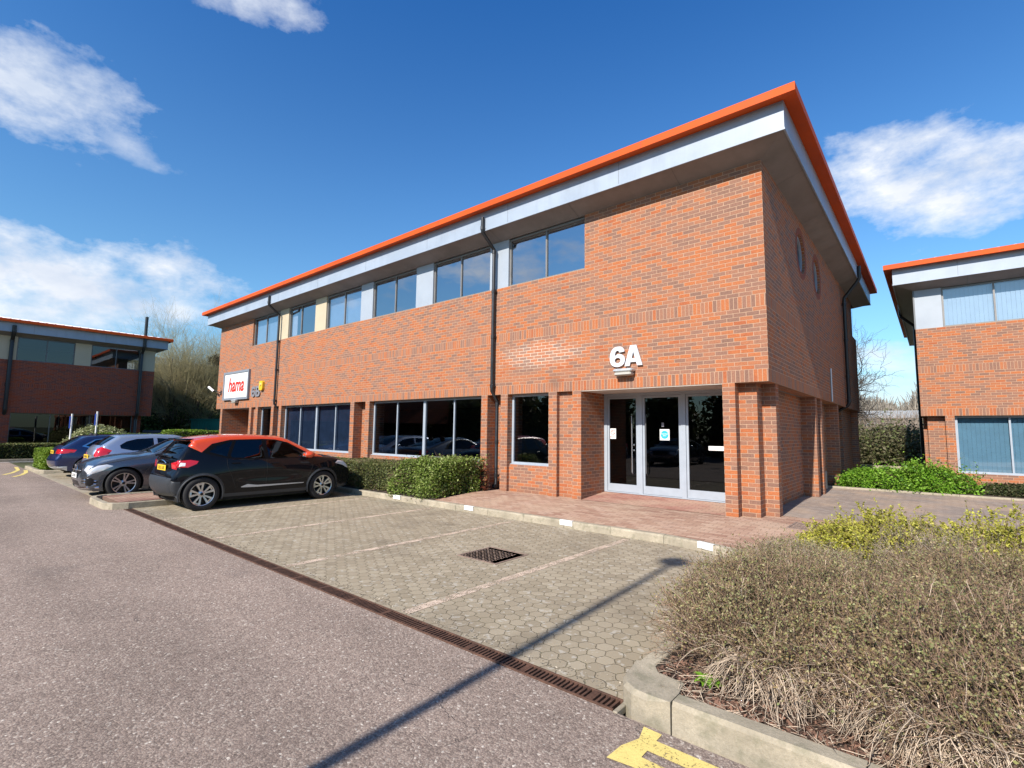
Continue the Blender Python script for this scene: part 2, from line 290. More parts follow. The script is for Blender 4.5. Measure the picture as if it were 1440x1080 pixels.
# ------------------------------------------------------------------ mesh builder
def tag(o, label=None, cat=None, group=None, kind=None):
    if label: o['label'] = label
    if cat: o['category'] = cat
    if group: o['group'] = group
    if kind: o['kind'] = kind
    return o
def empty(name, loc=(0, 0, 0), rz=0., parent=None, **k):
    o = bpy.data.objects.new(name, None); COL.objects.link(o); o.location = loc; o.rotation_euler = (0, 0, rz)
    o.empty_display_size = .2
    if parent: o.parent = parent
    return tag(o, **k)
def mesh_obj(name, me, mats, parent=None, **k):
    o = bpy.data.objects.new(name, me); COL.objects.link(o)
    for m in (mats if isinstance(mats, (list, tuple)) else [mats]): me.materials.append(M[m] if isinstance(m, str) else m)
    if parent: o.parent = parent
    return tag(o, **k)
class MB:
    def __init__(s): s.v = []; s.f = []; s.mi = []; s.cur = 0
    def add(s, vs, fs):
        b = len(s.v); s.v += [tuple(p) for p in vs]; s.f += [tuple(b+i for i in f) for f in fs]; s.mi += [s.cur]*len(fs); return s
    def box(s, x0, x1, y0, y1, z0, z1, bv=0.):
        if bv <= 0:
            return s.add([(x0, y0, z0), (x1, y0, z0), (x1, y1, z0), (x0, y1, z0), (x0, y0, z1), (x1, y0, z1), (x1, y1, z1), (x0, y1, z1)],
                  [(0, 3, 2, 1), (4, 5, 6, 7), (0, 1, 5, 4), (1, 2, 6, 5), (2, 3, 7, 6), (3, 0, 4, 7)])
        b = bv; P = []
        for z, i in ((z0, b), (z0+b, 0), (z1-b, 0), (z1, b)):
            a0, a1, c0, c1 = x0+i, x1-i, y0+i, y1-i
            P += [(a0+b, c0, z), (a1-b, c0, z), (a1, c0+b, z), (a1, c1-b, z), (a1-b, c1, z), (a0+b, c1, z), (a0, c1-b, z), (a0, c0+b, z)]
        fs = [tuple(range(7, -1, -1)), tuple(range(24, 32))]
        for r in range(3):
            for i in range(8):
                j = (i+1) % 8; fs.append((r*8+i, r*8+j, r*8+8+j, r*8+8+i))
        return s.add(P, fs)
    def tube(s, pts, r, n=8, caps=True):
        pts = [Vector(p) for p in pts]; rs = r if isinstance(r, (list, tuple)) else [r]*len(pts)
        rings = []; up = None
        for i, p in enumerate(pts):
            d = (pts[min(i+1, len(pts)-1)]-pts[max(i-1, 0)]).normalized()
            if up is None or abs(up.dot(d)) > .99: up = Vector((0, 0, 1)) if abs(d.z) < .9 else Vector((1, 0, 0))
            a = d.cross(up).normalized(); c = a.cross(d).normalized(); up = c
            rings.append([p+(a*math.cos(2*PI*k/n)+c*math.sin(2*PI*k/n))*rs[i] for k in range(n)])
        vs = [q for g in rings for q in g]; fs = []
        for i in range(len(pts)-1):
            for k in range(n): fs.append((i*n+k, i*n+(k+1) % n, (i+1)*n+(k+1) % n, (i+1)*n+k))
        if caps: fs.append(tuple(range(n-1, -1, -1))); fs.append(tuple((len(pts)-1)*n+k for k in range(n)))
        return s.add(vs, fs)
    def prism(s, poly, a0, a1, ax='y'):
        """polygon extruded along an axis; poly given in the other two coordinates"""
        n = len(poly)
        def P(u, v, a): return {'y': (u, a, v), 'x': (a, u, v), 'z': (u, v, a)}[ax]
        vs = [P(u, v, a0) for u, v in poly]+[P(u, v, a1) for u, v in poly]
        fs = [tuple(range(n)), tuple(range(2*n-1, n-1, -1))]+[(i, i+n, (i+1) % n+n, (i+1) % n) for i in range(n)]
        return s.add(vs, fs)
    def lathe(s, prof, org, n=24, ax='y'):
        """prof: (radius, along)"""
        vs = []; fs = []
        for r, a in prof:
            for k in range(n):
                c, q = r*math.cos(2*PI*k/n), r*math.sin(2*PI*k/n)
                p = {'y': (c, a, q), 'x': (a, c, q), 'z': (c, q, a)}[ax]; vs.append((p[0]+org[0], p[1]+org[1], p[2]+org[2]))
        for i in range(len(prof)-1):
            for k in range(n): fs.append((i*n+k, i*n+(k+1) % n, (i+1)*n+(k+1) % n, (i+1)*n+k))
        return s.add(vs, fs)
    def build(s, name, mats, parent=None, smooth=False, fix=True, **k):
        me = bpy.data.meshes.new(name); me.from_pydata(s.v, [], s.f); me.polygons.foreach_set('material_index', s.mi)
        if fix:
            import bmesh
            bm = bmesh.new(); bm.from_mesh(me); bmesh.ops.recalc_face_normals(bm, faces=bm.faces); bm.to_mesh(me); bm.free()
        uvl = me.uv_layers.new(name='uv'); V = me.vertices
        for p in me.polygons:
            n = p.normal; ax = max(range(3), key=lambda i: abs(n[i]))
            for li in p.loop_indices:
                c = V[me.loops[li].vertex_index].co
                uvl.data[li].uv = (c.y, c.z) if ax == 0 else ((c.x, c.z) if ax == 1 else (c.x, c.y))
        if smooth:
            me.polygons.foreach_set('use_smooth', [True]*len(me.polygons))
            if smooth != 'all': me.set_sharp_from_angle(angle=R(smooth if smooth is not True else 40))
        return mesh_obj(name, me, mats, parent, **k)
def text_obj(name, body, size, extr, mats, parent, loc, rot, offset=0., shear=0., sx=1., **k):
    c = bpy.data.curves.new(name, 'FONT'); c.body = body; c.size = size; c.extrude = extr; c.offset = offset; c.shear = shear; c.align_x = 'CENTER'
    t = bpy.data.objects.new(name, c); COL.objects.link(t); bpy.context.view_layer.update()
    me = bpy.data.meshes.new_from_object(t.evaluated_get(bpy.context.evaluated_depsgraph_get())); bpy.data.objects.remove(t); me.materials.clear()
    o = mesh_obj(name, me, mats, parent, **k); o.location = loc; o.rotation_euler = rot; o.scale = (sx, 1, 1); return o
def raw_mesh(name, V, Fq, mats, parent=None, mi=None, smooth=False, **k):
    """numpy verts (n,3), faces (m,4) or (m,3)"""
    me = bpy.data.meshes.new(name); n, m, q = len(V), len(Fq), Fq.shape[1]
    me.vertices.add(n); me.vertices.foreach_set('co', np.asarray(V, np.float32).ravel())
    me.loops.add(m*q); me.loops.foreach_set('vertex_index', Fq.astype(np.int32).ravel())
    me.polygons.add(m); me.polygons.foreach_set('loop_start', np.arange(0, m*q, q, dtype=np.int32))
    if mi is not None: me.polygons.foreach_set('material_index', np.asarray(mi, np.int32))
    if smooth: me.polygons.foreach_set('use_smooth', [True]*m)
    me.update(calc_edges=True); me.validate()
    return mesh_obj(name, me, mats, parent, **k)

# ------------------------------------------------------------------ ground
def sheet(name, pts, mats, **k):
    mb = MB(); mb.add(pts, [tuple(range(len(pts)))]); return mb.build(name, mats, fix=False, kind='structure', **k)
def rect(x0, x1, y0, y1, z): return [(x0, y0, z), (x1, y0, z), (x1, y1, z), (x0, y1, z)]
sheet('ground', rect(-900, 900, -900, 900, -.30), 'ground')
sheet('road', rect(-30.6, 45, -26, -6.68, -.204), 'asphalt')
mb = MB()
mb.add(rect(-21.6, .60, -6.53, -1.95, -.2), [(0, 1, 2, 3)]); mb.build('parking_bays', 'hex', fix=False, kind='structure')
mb = MB()
mb.add([(-6.5, -1.94, -.082), (1.6, -1.94, -.082), (1.6, -.6, -.004), (-6.5, -.6, -.004)], [(0, 1, 2, 3)])
mb.add([(-6.5, -.6, -.004), (1.6, -.6, -.004), (1.6, .78, 0), (-6.5, .78, 0)], [(0, 1, 2, 3)])
mb.add([(-1.1, -1.94, -.083), (-1.1, -1.97, -.083), (-.4, -2.08, -.083), (.12, -2.31, -.083), (.66, -2.54, -.083), (1.6, -2.6, -.083), (1.6, -1.94, -.083)], [(0, 1, 2, 3, 4, 5, 6)])
mb.build('forecourt', 'fore', fix=False, kind='structure')
mb = MB(); mb.add([(-3.84, .02, .004), (-.79, .02, .004), (-.79, 1.1, .10), (-3.84, 1.1, .10)], [(0, 1, 2, 3)])
mb.add([(-24.27, .02, .004), (-21.2, .02, .004), (-21.2, 1.1, .10), (-24.27, 1.1, .10)], [(0, 1, 2, 3)])
mb.build('doorstep_paving', 'fore_red', fix=False, kind='structure')
sheet('path', [(-.5, .78, .002), (1.6, .78, .002), (1.6, -1.0, .002), (30, -1.0, .002), (30, 7.3, .002), (-.5, 7.3, .002)], 'path')
sheet('planting_bed', rect(-.5, 30, 7.42, 12, .03), 'soil')
sheet('planting_bed', rect(-21.6, -6.5, -1.94, .5, -.06), 'soil')

def kerb_run(pts, z0, z1, w=.125, name='kerb', m='kerb', seg=.915, ch=.025):
    """kerb stones laid along a polyline; the left hand side of the line is the road side"""
    mb = MB(); P = [Vector((*p, 0)) for p in pts]; D = [0]
    for a, b in zip(P, P[1:]): D.append(D[-1]+(b-a).length)
    def at(s):
        s = max(0, min(D[-1], s)); i = max(j for j in range(len(D)) if D[j] <= s+1e-9); i = min(i, len(P)-2)
        t = (s-D[i])/(D[i+1]-D[i]); p = P[i].lerp(P[i+1], t)
        def dr(j): return (P[j+1]-P[j]).normalized()
        d = dr(i)
        if t < .001 and i > 0: d = (dr(i)+dr(i-1)).normalized()
        return p, Vector((d.y, -d.x, 0))
    s = 0
    while s < D[-1]-.02:
        e = min(s+seg, D[-1]); cuts = [s+.003]+[d for d in D if s+.02 < d < e-.02]+[e-.003]
        dz = rnd.uniform(-.003, .003); rings = []
        for q in cuts:
            p, n = at(q); prof = [(0, z0), (.006, z1-ch), (ch*.8, z1), (w-.008, z1), (w, z1-.008), (w, z0)]
            rings.append([(p.x+n.x*a, p.y+n.y*a, z+dz) for a, z in prof])
        k = 6; vs = [q for g in rings for q in g]; fs = []
        for i in range(len(rings)-1):
            for j in range(k): fs.append((i*k+j, i*k+(j+1) % k, (i+1)*k+(j+1) % k, (i+1)*k+j))
        fs += [tuple(range(k)), tuple((len(rings)-1)*k+j for j in range(k))]
        mb.add(vs, fs); s = e
    return mb.build(name, m, kind='structure')
# road side is on the left of travel: travel along -x => left is -y
kerb_run([(.66, -2.62), (.40, -2.52), (.12, -2.40), (-.45, -2.17), (-1.0, -2.06), (-6.5, -2.05), (-21.5, -2.05)], -.26, -.075)
def flip_run(pts, *a, **k): return kerb_run(pts, *a, **k)
# planter: left side travels +y -> left is -x (road side)
flip_run([(.535, -6.22), (.535, -2.75)], -.26, -.075)
# front side travels -x -> left is -y
flip_run([(.93+.915*14, -6.60), (.93, -6.60)], -.26, -.072)
mb = MB()  # corner block
outer = [(.535, -6.225), (.538, -6.36), (.56, -6.47), (.61, -6.56), (.69, -6.615), (.79, -6.628), (.925, -6.60)]
poly = outer+[(.925, -6.47), (.90, -6.33), (.72, -6.30), (.665, -6.225)]
n = len(poly); no = len(outer)
def inset(p): return ((p[0]-.8)*.91+.8, (p[1]+6.36)*.91-6.36)
top = [inset(p) if i < no and 0 < i < no-1 else p for i, p in enumerate(poly)]
vs = [(x, y, -.26) for x, y in poly]+[(x, y, -.10) for x, y in poly]+[(x, y, -.073) for x, y in top]
fs = [tuple(2*n+i for i in range(n))]
for r_ in range(2):
    for i in range(n): fs.append((r_*n+i, r_*n+(i+1) % n, r_*n+n+(i+1) % n, r_*n+n+i))
mb.add(vs, fs); mb.build('kerb_corner_block', 'kerb', kind='structure')
# planter soil, slightly mounded
N = 60; V = []; Q = []
for i in range(N+1):
    for j in range(N+1):
        x = .64+i/N*13; y = -6.5+j/N*5.2
        V.append((x, y, -.105+.05*min(1, (x-.64)*1.5)*min(1, (y+6.5)*2)+rnd.uniform(-.008, .008)))
for i in range(N):
    for j in range(N): Q.append((i*(N+1)+j, (i+1)*(N+1)+j, (i+1)*(N+1)+j+1, i*(N+1)+j+1))
raw_mesh('planter_soil', np.array(V), np.array(Q), 'soil', smooth=True, kind='structure')
# back kerb of the path, parking edging
kerb_run([(30, 7.3), (-.35, 7.3)], -.1, .05, w=.13, m='kerb2')
mb = MB(); mb.box(-21.6, -12.3, -6.68, -6.53, -.26, -.197); mb.build('kerb_flush_edging', 'kerb2', kind='structure')
# island between the black car and the dark grey car
mb = MB(); mb.box(-12.15, -10.72, -6.7, -2.1, -.26, -.083); mb.build('kerb_island', 'island', kind='structure')
kerb_run([(-10.60, -2.1), (-10.60, -6.6), (-10.66, -6.76), (-10.80, -6.84), (-11.9, -6.84), (-12.14, -6.78), (-12.26, -6.6), (-12.26, -2.1)][::-1], -.26, -.075)
kerb_run([(-30.5, 3), (-30.5, -20)][::-1], -.26, -.08, m='kerb2')
kerb_run([(-21.7, -6.0), (-21.9, -6.5), (-22.5, -6.65), (-25.2, -6.65)], -.26, -.10, m='kerb2')
sheet('white_road_line', rect(-30.25, -30.1, -20, 3, -.199), 'white_mark')
# yellow lines at the far left: two curved strips
def strip(pts, w, z, name, m):
    P = [Vector((*p, 0)) for p in pts]; vs = []; fs = []
    for i, p in enumerate(P):
        d = (P[min(i+1, len(P)-1)]-P[max(i-1, 0)]).normalized(); nn = Vector((-d.y, d.x, 0))*w/2
        vs += [(p.x+nn.x, p.y+nn.y, z), (p.x-nn.x, p.y-nn.y, z)]
    for i in range(len(P)-1): fs.append((2*i, 2*i+1, 2*i+3, 2*i+2))
    return MB().add(vs, fs).build(name, m, fix=False, kind='structure')
strip([(-21.9, -7.5), (-22.8, -7.2), (-24.2, -6.92), (-26.2, -6.8)], .11, -.199, 'yellow_road_line', 'yellow_line')
strip([(-20.8, -7.35), (-21.6, -7.08), (-22.7, -6.86), (-24.0, -6.74)], .11, -.199, 'yellow_road_line', 'yellow_line')
# yellow lines at the planter corner (near the camera)
ye = [(.815, -6.71), (.92, -6.715), (.925, -6.80), (1.6, -6.80), (6, -6.80), (6, -6.89), (1.6, -6.89), (.93, -6.90), (.925, -6.98), (6, -6.99), (6, -7.08), (.78, -7.08), (.80, -6.95), (.84, -6.83)]
import itertools
mb = MB()
for q in ([(.815, -6.71), (.925, -6.715), (.925, -7.07), (.79, -7.09), (.80, -6.95), (.845, -6.83)], [(.925, -6.79), (8, -6.79), (8, -6.89), (.925, -6.90)], [(.925, -6.97), (8, -6.97), (8, -7.07), (.925, -7.07)]):
    mb.add([(x, y, -.199) for x, y in q], [tuple(range(len(q)))])
mb.build('yellow_road_line', 'yellow_line', fix=False, kind='structure')
# bay lines of paler blocks
for x in (-1.62, -3.93, -6.22, -8.55, -14.85, -17.2, -19.5):
    sheet('bay_line', rect(x-.055, x+.055, -6.5, -2.2, -.1965), 'bay_line')

# drain channel with grating
dr = empty('drain_channel', (-4.9, -6.605, -.2), label='long rusty slotted drain grating between the asphalt road and the block paved bays', cat='drain')
mb = MB(); x0, x1 = -10.45+4.9, .60+4.9
mb.box(x0, x1, -.066, .066, -.05, -.04); mb.build('channel', 'black', dr)
mb = MB(); mb.box(x0, x1, -.075, -.058, -.05, .006, .003); mb.box(x0, x1, .058, .075, -.05, .006, .003)
mb.build('rail', 'rust', dr)
mb = MB(); x = x0; k = 0
while x < x1-.03:
    if k % 16 == 15: mb.box(x, x+.034, -.057, .057, -.02, .003)
    else: mb.box(x, x+.016, -.057, .057, -.02, .002)
    x += .034; k += 1
mb.build('grating', 'rust', dr)
mb = MB(); mb.box(.62, .68, -6.70, -6.52, -.24, -.192, .005) if False else mb.box(.605, .635, -6.69, -6.50, -.24, -.194, .004); mb.build('drain_end_stone', 'kerb2', kind='structure')

# manhole covers
def manhole(x0, x1, y0, y1, z, lab):
    cx, cy = (x0+x1)/2, (y0+y1)/2; w, h = (x1-x0)/2, (y1-y0)/2
    r = empty('manhole_cover', (cx, cy, z), label=lab, cat='manhole cover')
    mb = MB()
    for a in ((-w, w, -h, -h+.03), (-w, w, h-.03, h), (-w, -w+.03, -h+.031, h-.031), (w-.03, w, -h+.031, h-.031)): mb.box(a[0], a[1], a[2], a[3], -.05, .006)
    mb.build('frame', 'iron', r)
    mb = MB(); mb.box(-w+.032, w-.032, -h+.032, h-.032, -.05, .000)
    s = .055; nx, ny = int((2*w-.1)/s), int((2*h-.1)/s)
    for i in range(nx):
        for j in range(ny):
            px, py = -w+.06+i*s, -h+.06+j*s
            if (i+j) % 2: mb.box(px-.018, px+.018, py-.006, py+.006, 0, .005)
            else: mb.box(px-.006, px+.006, py-.018, py+.018, 0, .005)
    mb.build('plate', 'iron', r)
manhole(-2.83, -2.13, -4.70, -4.02, -.2, 'square rusty iron manhole cover in the middle of the empty parking bay')
manhole(.28, .85, -.50, .20, .0, 'iron manhole cover in the pink forecourt beside the golden shrub')
# white bay markers on the kerb face
for i, x in enumerate((-.40, -2.85, -5.25, -7.65)):
    w = .13; yy = -2.05-(.14 if i == 0 else 0)
    mb = MB(); mb.box(-w, w, -.012, .0, -.085, .0, .003); mb.box(-w, w, -.012, .045, .0, .004)
    o = mb.build('kerb_marker', 'white_mark', label=['white bay marker on the kerb nearest the twiggy shrub', 'white bay marker on the kerb in front of the left door panel of 6A',
        'white bay marker on the kerb just right of the bright green bush', 'white bay marker on the kerb in front of the clipped hedge'][i], cat='marker', group='white bay markers along the kerb')
    o.location = (x, yy-.002, -.074)
    if i == 0: o.rotation_euler = (0, 0, R(-19))

# ------------------------------------------------------------------ office building generator (local frame: facade y=0 facing -y, right corner x=0)
def frame_rect(mb, x0, x1, z0, z1, y, t=.05, d=.05):
    mb.box(x0, x1, y-d, y, z0, z0+t); mb.box(x0, x1, y-d, y, z1-t, z1)
    mb.box(x0, x0+t, y-d, y, z0+t, z1-t); mb.box(x1-t, x1, y-d, y, z0+t, z1-t)
def window(par, x0, x1, z0, z1, y, mull=(), thick=(), glass='glass_up', frame='frame', t=.045, blind=None, blind_rng=None, sill=.03, label=None, trans=None):
    e = .0
    mb = MB(); frame_rect(mb, x0+.003, x1-.003, z0+.003, z1-.003, y, t, .06)
    for m_ in mull: mb.box(m_-.022, m_+.022, y-.055, y-.002, z0+t+.001, z1-t-.001)
    for m_ in thick: mb.box(m_-.05, m_+.05, y-.065, y-.002, z0+t+.001, z1-t-.001)
    if trans: mb.box(x0+t, x1-t, y-.05, y-.004, trans-.02, trans+.02)
    mb.box(x0+.003, x1-.003, y-.11, y-.061, z0-.012, z0+.018)
    w = mb.build('window', frame, par)
    if label: w['label'] = label
    mb = MB(); mb.add([(x0+t, y-.025, z0+t), (x1-t, y-.025, z0+t), (x1-t, y-.025, z1-t), (x0+t, y-.025, z1-t)], [(0, 1, 2, 3)])
    mb.build('pane', glass, w, fix=False)
    if blind:
        a, b = blind_rng or (x0+t, x1-t); mb = MB(); n = max(2, int((b-a)/.10)); s = (b-a)/n
        for i in range(n): mb.add([(a+i*s+.001, y+.06, z0+.06), (a+(i+1)*s-.001, y+.07, z0+.06), (a+(i+1)*s-.001, y+.07, z1-.06), (a+i*s+.001, y+.06, z1-.06)], [(0, 1, 2, 3)])
        mb.build('blind', blind, w, fix=False)
    return w
def downpipe(par, x, top, wall=-.09, bottom=.05, jog=True, high=None, low_y=.12, low_x=.0, r=.045):
    mb = MB()
    path = [(x, -.55, high or top)]+([(x, -.55, top+.1)] if high else [])+[(x, -.55, 6.62), (x, -.545, 6.56), (x, wall, 6.22), (x, wall, 6.1)]
    path += [(x, wall, 2.56), (x, wall, 2.50), (x+low_x, low_y, 2.24), (x+low_x, low_y, 2.15), (x+low_x, low_y, bottom+.12), (x+low_x, low_y-.05, bottom)] if jog else [(x, wall, bottom+.1), (x, wall, bottom)]
    mb.tube(path, r, 12)
    cl = [(x, -.55, 6.66), (x, wall, 6.16), (x, wall, 5.1), (x, wall, 3.9), (x, wall, 2.62)]+([(x+low_x, low_y, 2.16), (x+low_x, low_y, 1.2), (x+low_x, low_y, .35)] if jog else [])
    for c in cl: mb.lathe([(r+.001, -.05), (r+.009, -.045), (r+.009, .045), (r+.001, .05)], c, 12, 'z')
    for c in cl[2:5]: mb.box(c[0]-.06, c[0]+.06, c[1]+.03, 0, c[2]-.02, c[2]+.02)
    if jog: mb.box(x+low_x-.05, x+low_x+.05, low_y-.10, low_y+.02, bottom, bottom+.09, .01)
    return mb.build('downpipe', 'pipe', par, smooth=True)
HF = 2.4; ZS = 5.18; ZT = 6.44
def office(name, label, loc, rz, L, D, up, panels, piers, recs, gf, full, brick='brick2', pipes=(), backwall=True, roof='roofw', up_rec=.07):
    b = empty(name, loc, rz, label=label, cat='office building')
    # first floor brick
    mb = MB(); T = .28
    mb.box(-L, 0, 0, T, HF, ZS)
    for a, c in full: mb.box(a, c, 0, T, ZS, ZT+.2)
    # side walls
    mb.box(-L, -L+T, T, D, HF, ZT+.2)
    if backwall: mb.box(-L+T, -T, D-T, D, -.4, ZT+.2)
    mb.build('wall', brick, b)
    # ground floor brick
    for x0, x1, y0, y1, z0, z1 in piers: MB().box(x0, x1, y0, y1, z0, z1).build('pier', brick, b)
    for x0, x1, y0, y1, z0, z1 in recs: MB().box(x0, x1, y0, y1, z0, z1).build('ground_floor_wall', brick, b)
    # spandrel panels between upper windows
    for a, c, m_ in panels: MB().box(a+.002, c-.002, .025, .2, ZS+.003, ZT+.1).build('cladding_panel', m_, b)
    # floors and rooms
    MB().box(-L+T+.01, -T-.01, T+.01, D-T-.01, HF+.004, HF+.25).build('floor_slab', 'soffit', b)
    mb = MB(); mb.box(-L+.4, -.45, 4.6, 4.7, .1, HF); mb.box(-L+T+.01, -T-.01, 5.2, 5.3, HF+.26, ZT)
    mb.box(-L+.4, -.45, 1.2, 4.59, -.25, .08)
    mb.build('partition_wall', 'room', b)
    MB().box(-L+.05, -.05, .03, D-.05, ZT+.21, ZT+.4).build('ceiling', 'room_light', b)
    # eaves: sloping soffit, grey fascia, red edge trim
    e, zs, o, zr = .49, 6.62, .708, 7.24
    ring = lambda k, z: [(-L-k, -k, z), (k, -k, z), (k, D+k, z), (-L-k, D+k, z)]
    def band(A, B): return [(i, (i+1) % 4, 4+(i+1) % 4, 4+i) for i in range(4)]
    def loop(mb, rings):
        vs = [p for g in rings for p in g]; n = len(rings)
        fs = [(i*4+j, i*4+(j+1) % 4, ((i+1) % n)*4+(j+1) % 4, ((i+1) % n)*4+j) for i in range(n) for j in range(4)]
        mb.add(vs, fs)
    mb = MB(); loop(mb, [ring(-.02, ZT+.003), ring(e-.02, zs), ring(e-.02, zs+.1), ring(-.02, ZT+.2)]); sf = mb.build('soffit', 'soffit', b)
    xx = -1.5
    while xx > -L: MB().add([(xx-.005, .0, ZT+.0025), (xx+.005, .0, ZT+.0025), (xx+.005, -e+.03, zs-.013), (xx-.005, -e+.03, zs-.013)], [(0, 1, 2, 3)]).build('joint', 'frame_dark', sf, fix=False); xx -= 2.4
    xx = 1.2
    while xx < D: MB().add([(.0, xx-.005, ZT+.0025), (.0, xx+.005, ZT+.0025), (e-.03, xx+.005, zs-.013), (e-.03, xx-.005, zs-.013)], [(0, 1, 2, 3)]).build('joint', 'frame_dark', sf, fix=False); xx += 2.4
    mb = MB(); loop(mb, [ring(e-.018, zs-.02), ring(e, zs-.02), ring(e, 7.13), ring(e-.018, 7.13)]); loop(mb, [ring(e+.001, zs-.022), ring(e+.010, zs-.022), ring(e+.010, zs+.012), ring(e+.001, zs+.012)])
    fa = mb.build('fascia', 'fascia', b)
    xx = -3.1+e
    while xx > -L: MB().box(xx-.004, xx+.004, -e-.0015, -e, zs+.014, 7.10).build('joint', 'frame_dark', fa); xx -= 3.05
    mb = MB(); loop(mb, [ring(e+.002, 7.12), ring(o-.03, 7.095), ring(o, 7.095), ring(o, zr), ring(o-.05, zr+.02), ring(.2, zr+.02)]); rd = mb.build('eaves_trim', 'red', b)
    xx = -2.0
    while xx > -L: MB().box(xx-.004, xx+.004, -o-.002, -o-.0002, 7.097, zr+.003).build('joint', 'signred', rd); xx -= 3.0
    # low roof of ribbed sheet
    mb = MB(); h = 1.0; k = .12; z = zr-.0
    h = 1.12; rib = []; n = int((L+1.0)/.35); x = -L-.5
    mb.add([(-L-.55, -.55, z), (.55, -.55, z), (.55, D+.55, z), (-L-.55, D+.55, z), (-L+4.5, D/2, z+h), (-4.5, D/2, z+h)], [(0, 1, 5, 4), (1, 2, 5), (2, 3, 4, 5), (3, 0, 4)])
    while x < .5:
        hh = h*min(1, min(x+L+.55, .55-x)/5.0); yy = -.55+(D/2+.55)*min(1, min(x+L+.55, .55-x)/5.0)
        if hh > .05: mb.add([(x, -.55, z), (x+.10, -.55, z), (x+.10, yy, z+hh), (x, yy, z+hh), (x+.02, -.55, z+.055), (x+.08, -.55, z+.055), (x+.08, yy, z+hh+.05), (x+.02, yy, z+hh+.05)], [(0, 1, 5, 4), (4, 5, 6, 7), (1, 2, 6, 5), (3, 0, 4, 7)])
        x += .35
    mb.build('roof', roof, b)
    # windows
    for a, c, kw in up: window(b, a, c, ZS, ZT+.0, up_rec+.06, **dict(dict(frame='frame_up'), **kw))
    for a, c, z0, kw in gf: window(b, a, c, z0, HF, .24, **kw)
    for p in pipes: downpipe(b, **p)
    return b

L = 25.06
def mirror(lst): return [(-L-x1, -L-x0, y0, y1, z0, z1) for x0, x1, y0, y1, z0, z1 in lst]
PB = -.35
half_p = [(-.26, -.03, .57, .80, PB, HF), (-.79, -.57, 0, .78, PB, HF), (-4.07, -3.84, 0, 1.3, PB, HF), (-4.73, -4.5, 0, .6, PB, HF), (-6.23, -6.0, 0, .6, PB, HF), (-6.91, -6.69, 0, .6, PB, HF), (-12.2, -11.97, 0, .6, PB, HF)]
half_r = [(-.57, -.26, .23, .79, PB, HF), (-4.5, -4.07, .12, .6, PB, HF), (-6.0, -4.73, .09, .33, PB, .66), (-6.69, -6.23, .33, .6, PB, HF), (-11.97, -6.91, .09, .33, PB, .66)]
main = office('office_building', 'two storey red brick office block 6A with red roof edge in the centre', (0, 0, 0), 0, L, 13.77,
    up=[(-6.05, -3.74, dict(mull=(-4.88,), blind=None)), (-9.0, -6.70, dict(mull=(-7.86,))), (-12.05, -9.78, dict(mull=(-10.88,))),
        (-15.03, -12.75, dict(mull=(-13.85,), blind='blind')), (-17.98, -15.83, dict(mull=(-17.0,), blind='curtain', blind_rng=(-17.95, -17.55))), (-21.3, -18.75, dict(mull=(-20.1,), blind='blind'))],
    panels=[(-6.70, -6.05, 'panel'), (-9.78, -9.0, 'panel'), (-12.75, -12.05, 'panel'), (-15.83, -15.03, 'beige'), (-18.75, -17.98, 'beige')],
    piers=half_p+mirror(half_p), recs=half_r+mirror(half_r)+[(-12.86, -12.2, .33, .6, PB, HF)],
    gf=[(-6.0, -4.73, .66, dict(glass='glass', t=.06)), (-11.97, -6.91, .66, dict(mull=(-10.72, -8.13), thick=(-9.40,), glass='glass', t=.06)),
        (-18.15, -13.06, .66, dict(mull=(-16.9, -14.33), thick=(-15.65,), glass='glass', t=.06, blind='blind_navy')), (-20.33, -19.06, .66, dict(glass='glass', t=.06))],
    full=[(-3.74, 0), (-25.06, -21.3)], brick='brick',
    pipes=[dict(x=-6.46, top=6.95), dict(x=-18.60, top=6.95)])
# dark lintel plates over the ground floor windows are the frames' own head; side wall facing +x with two round windows
def cdt_regions(rings, pts, classify):
    """rings: closed polygons; pts: extra points; classify(x, y)->key or None. returns verts, {key: tris}"""
    V = []; Ed = []
    for r in rings:
        b = len(V); V += [Vector(p) for p in r]; Ed += [(b+i, b+(i+1) % len(r)) for i in range(len(r))]
    V += [Vector(p) for p in pts]
    vo, eo, fo, *_ = delaunay_2d_cdt(V, Ed, [], 0, 1e-5)
    out = {}
    for f in fo:
        c = sum((vo[i] for i in f), Vector((0, 0)))/len(f); k = classify(c.x, c.y)
        if k is not None: out.setdefault(k, []).append(tuple(f))
    return vo, out
def pip(poly, x, y):
    n = len(poly); c = False; j = n-1
    for i in range(n):
        xi, yi = poly[i]; xj, yj = poly[j]
        if (yi > y) != (yj > y) and x < (xj-xi)*(y-yi)/(yj-yi)+xi: c = not c
        j = i
    return c
def circ(cx, cy, r, n=40): return [(cx+r*math.cos(2*PI*i/n), cy+r*math.sin(2*PI*i/n)) for i in range(n)]
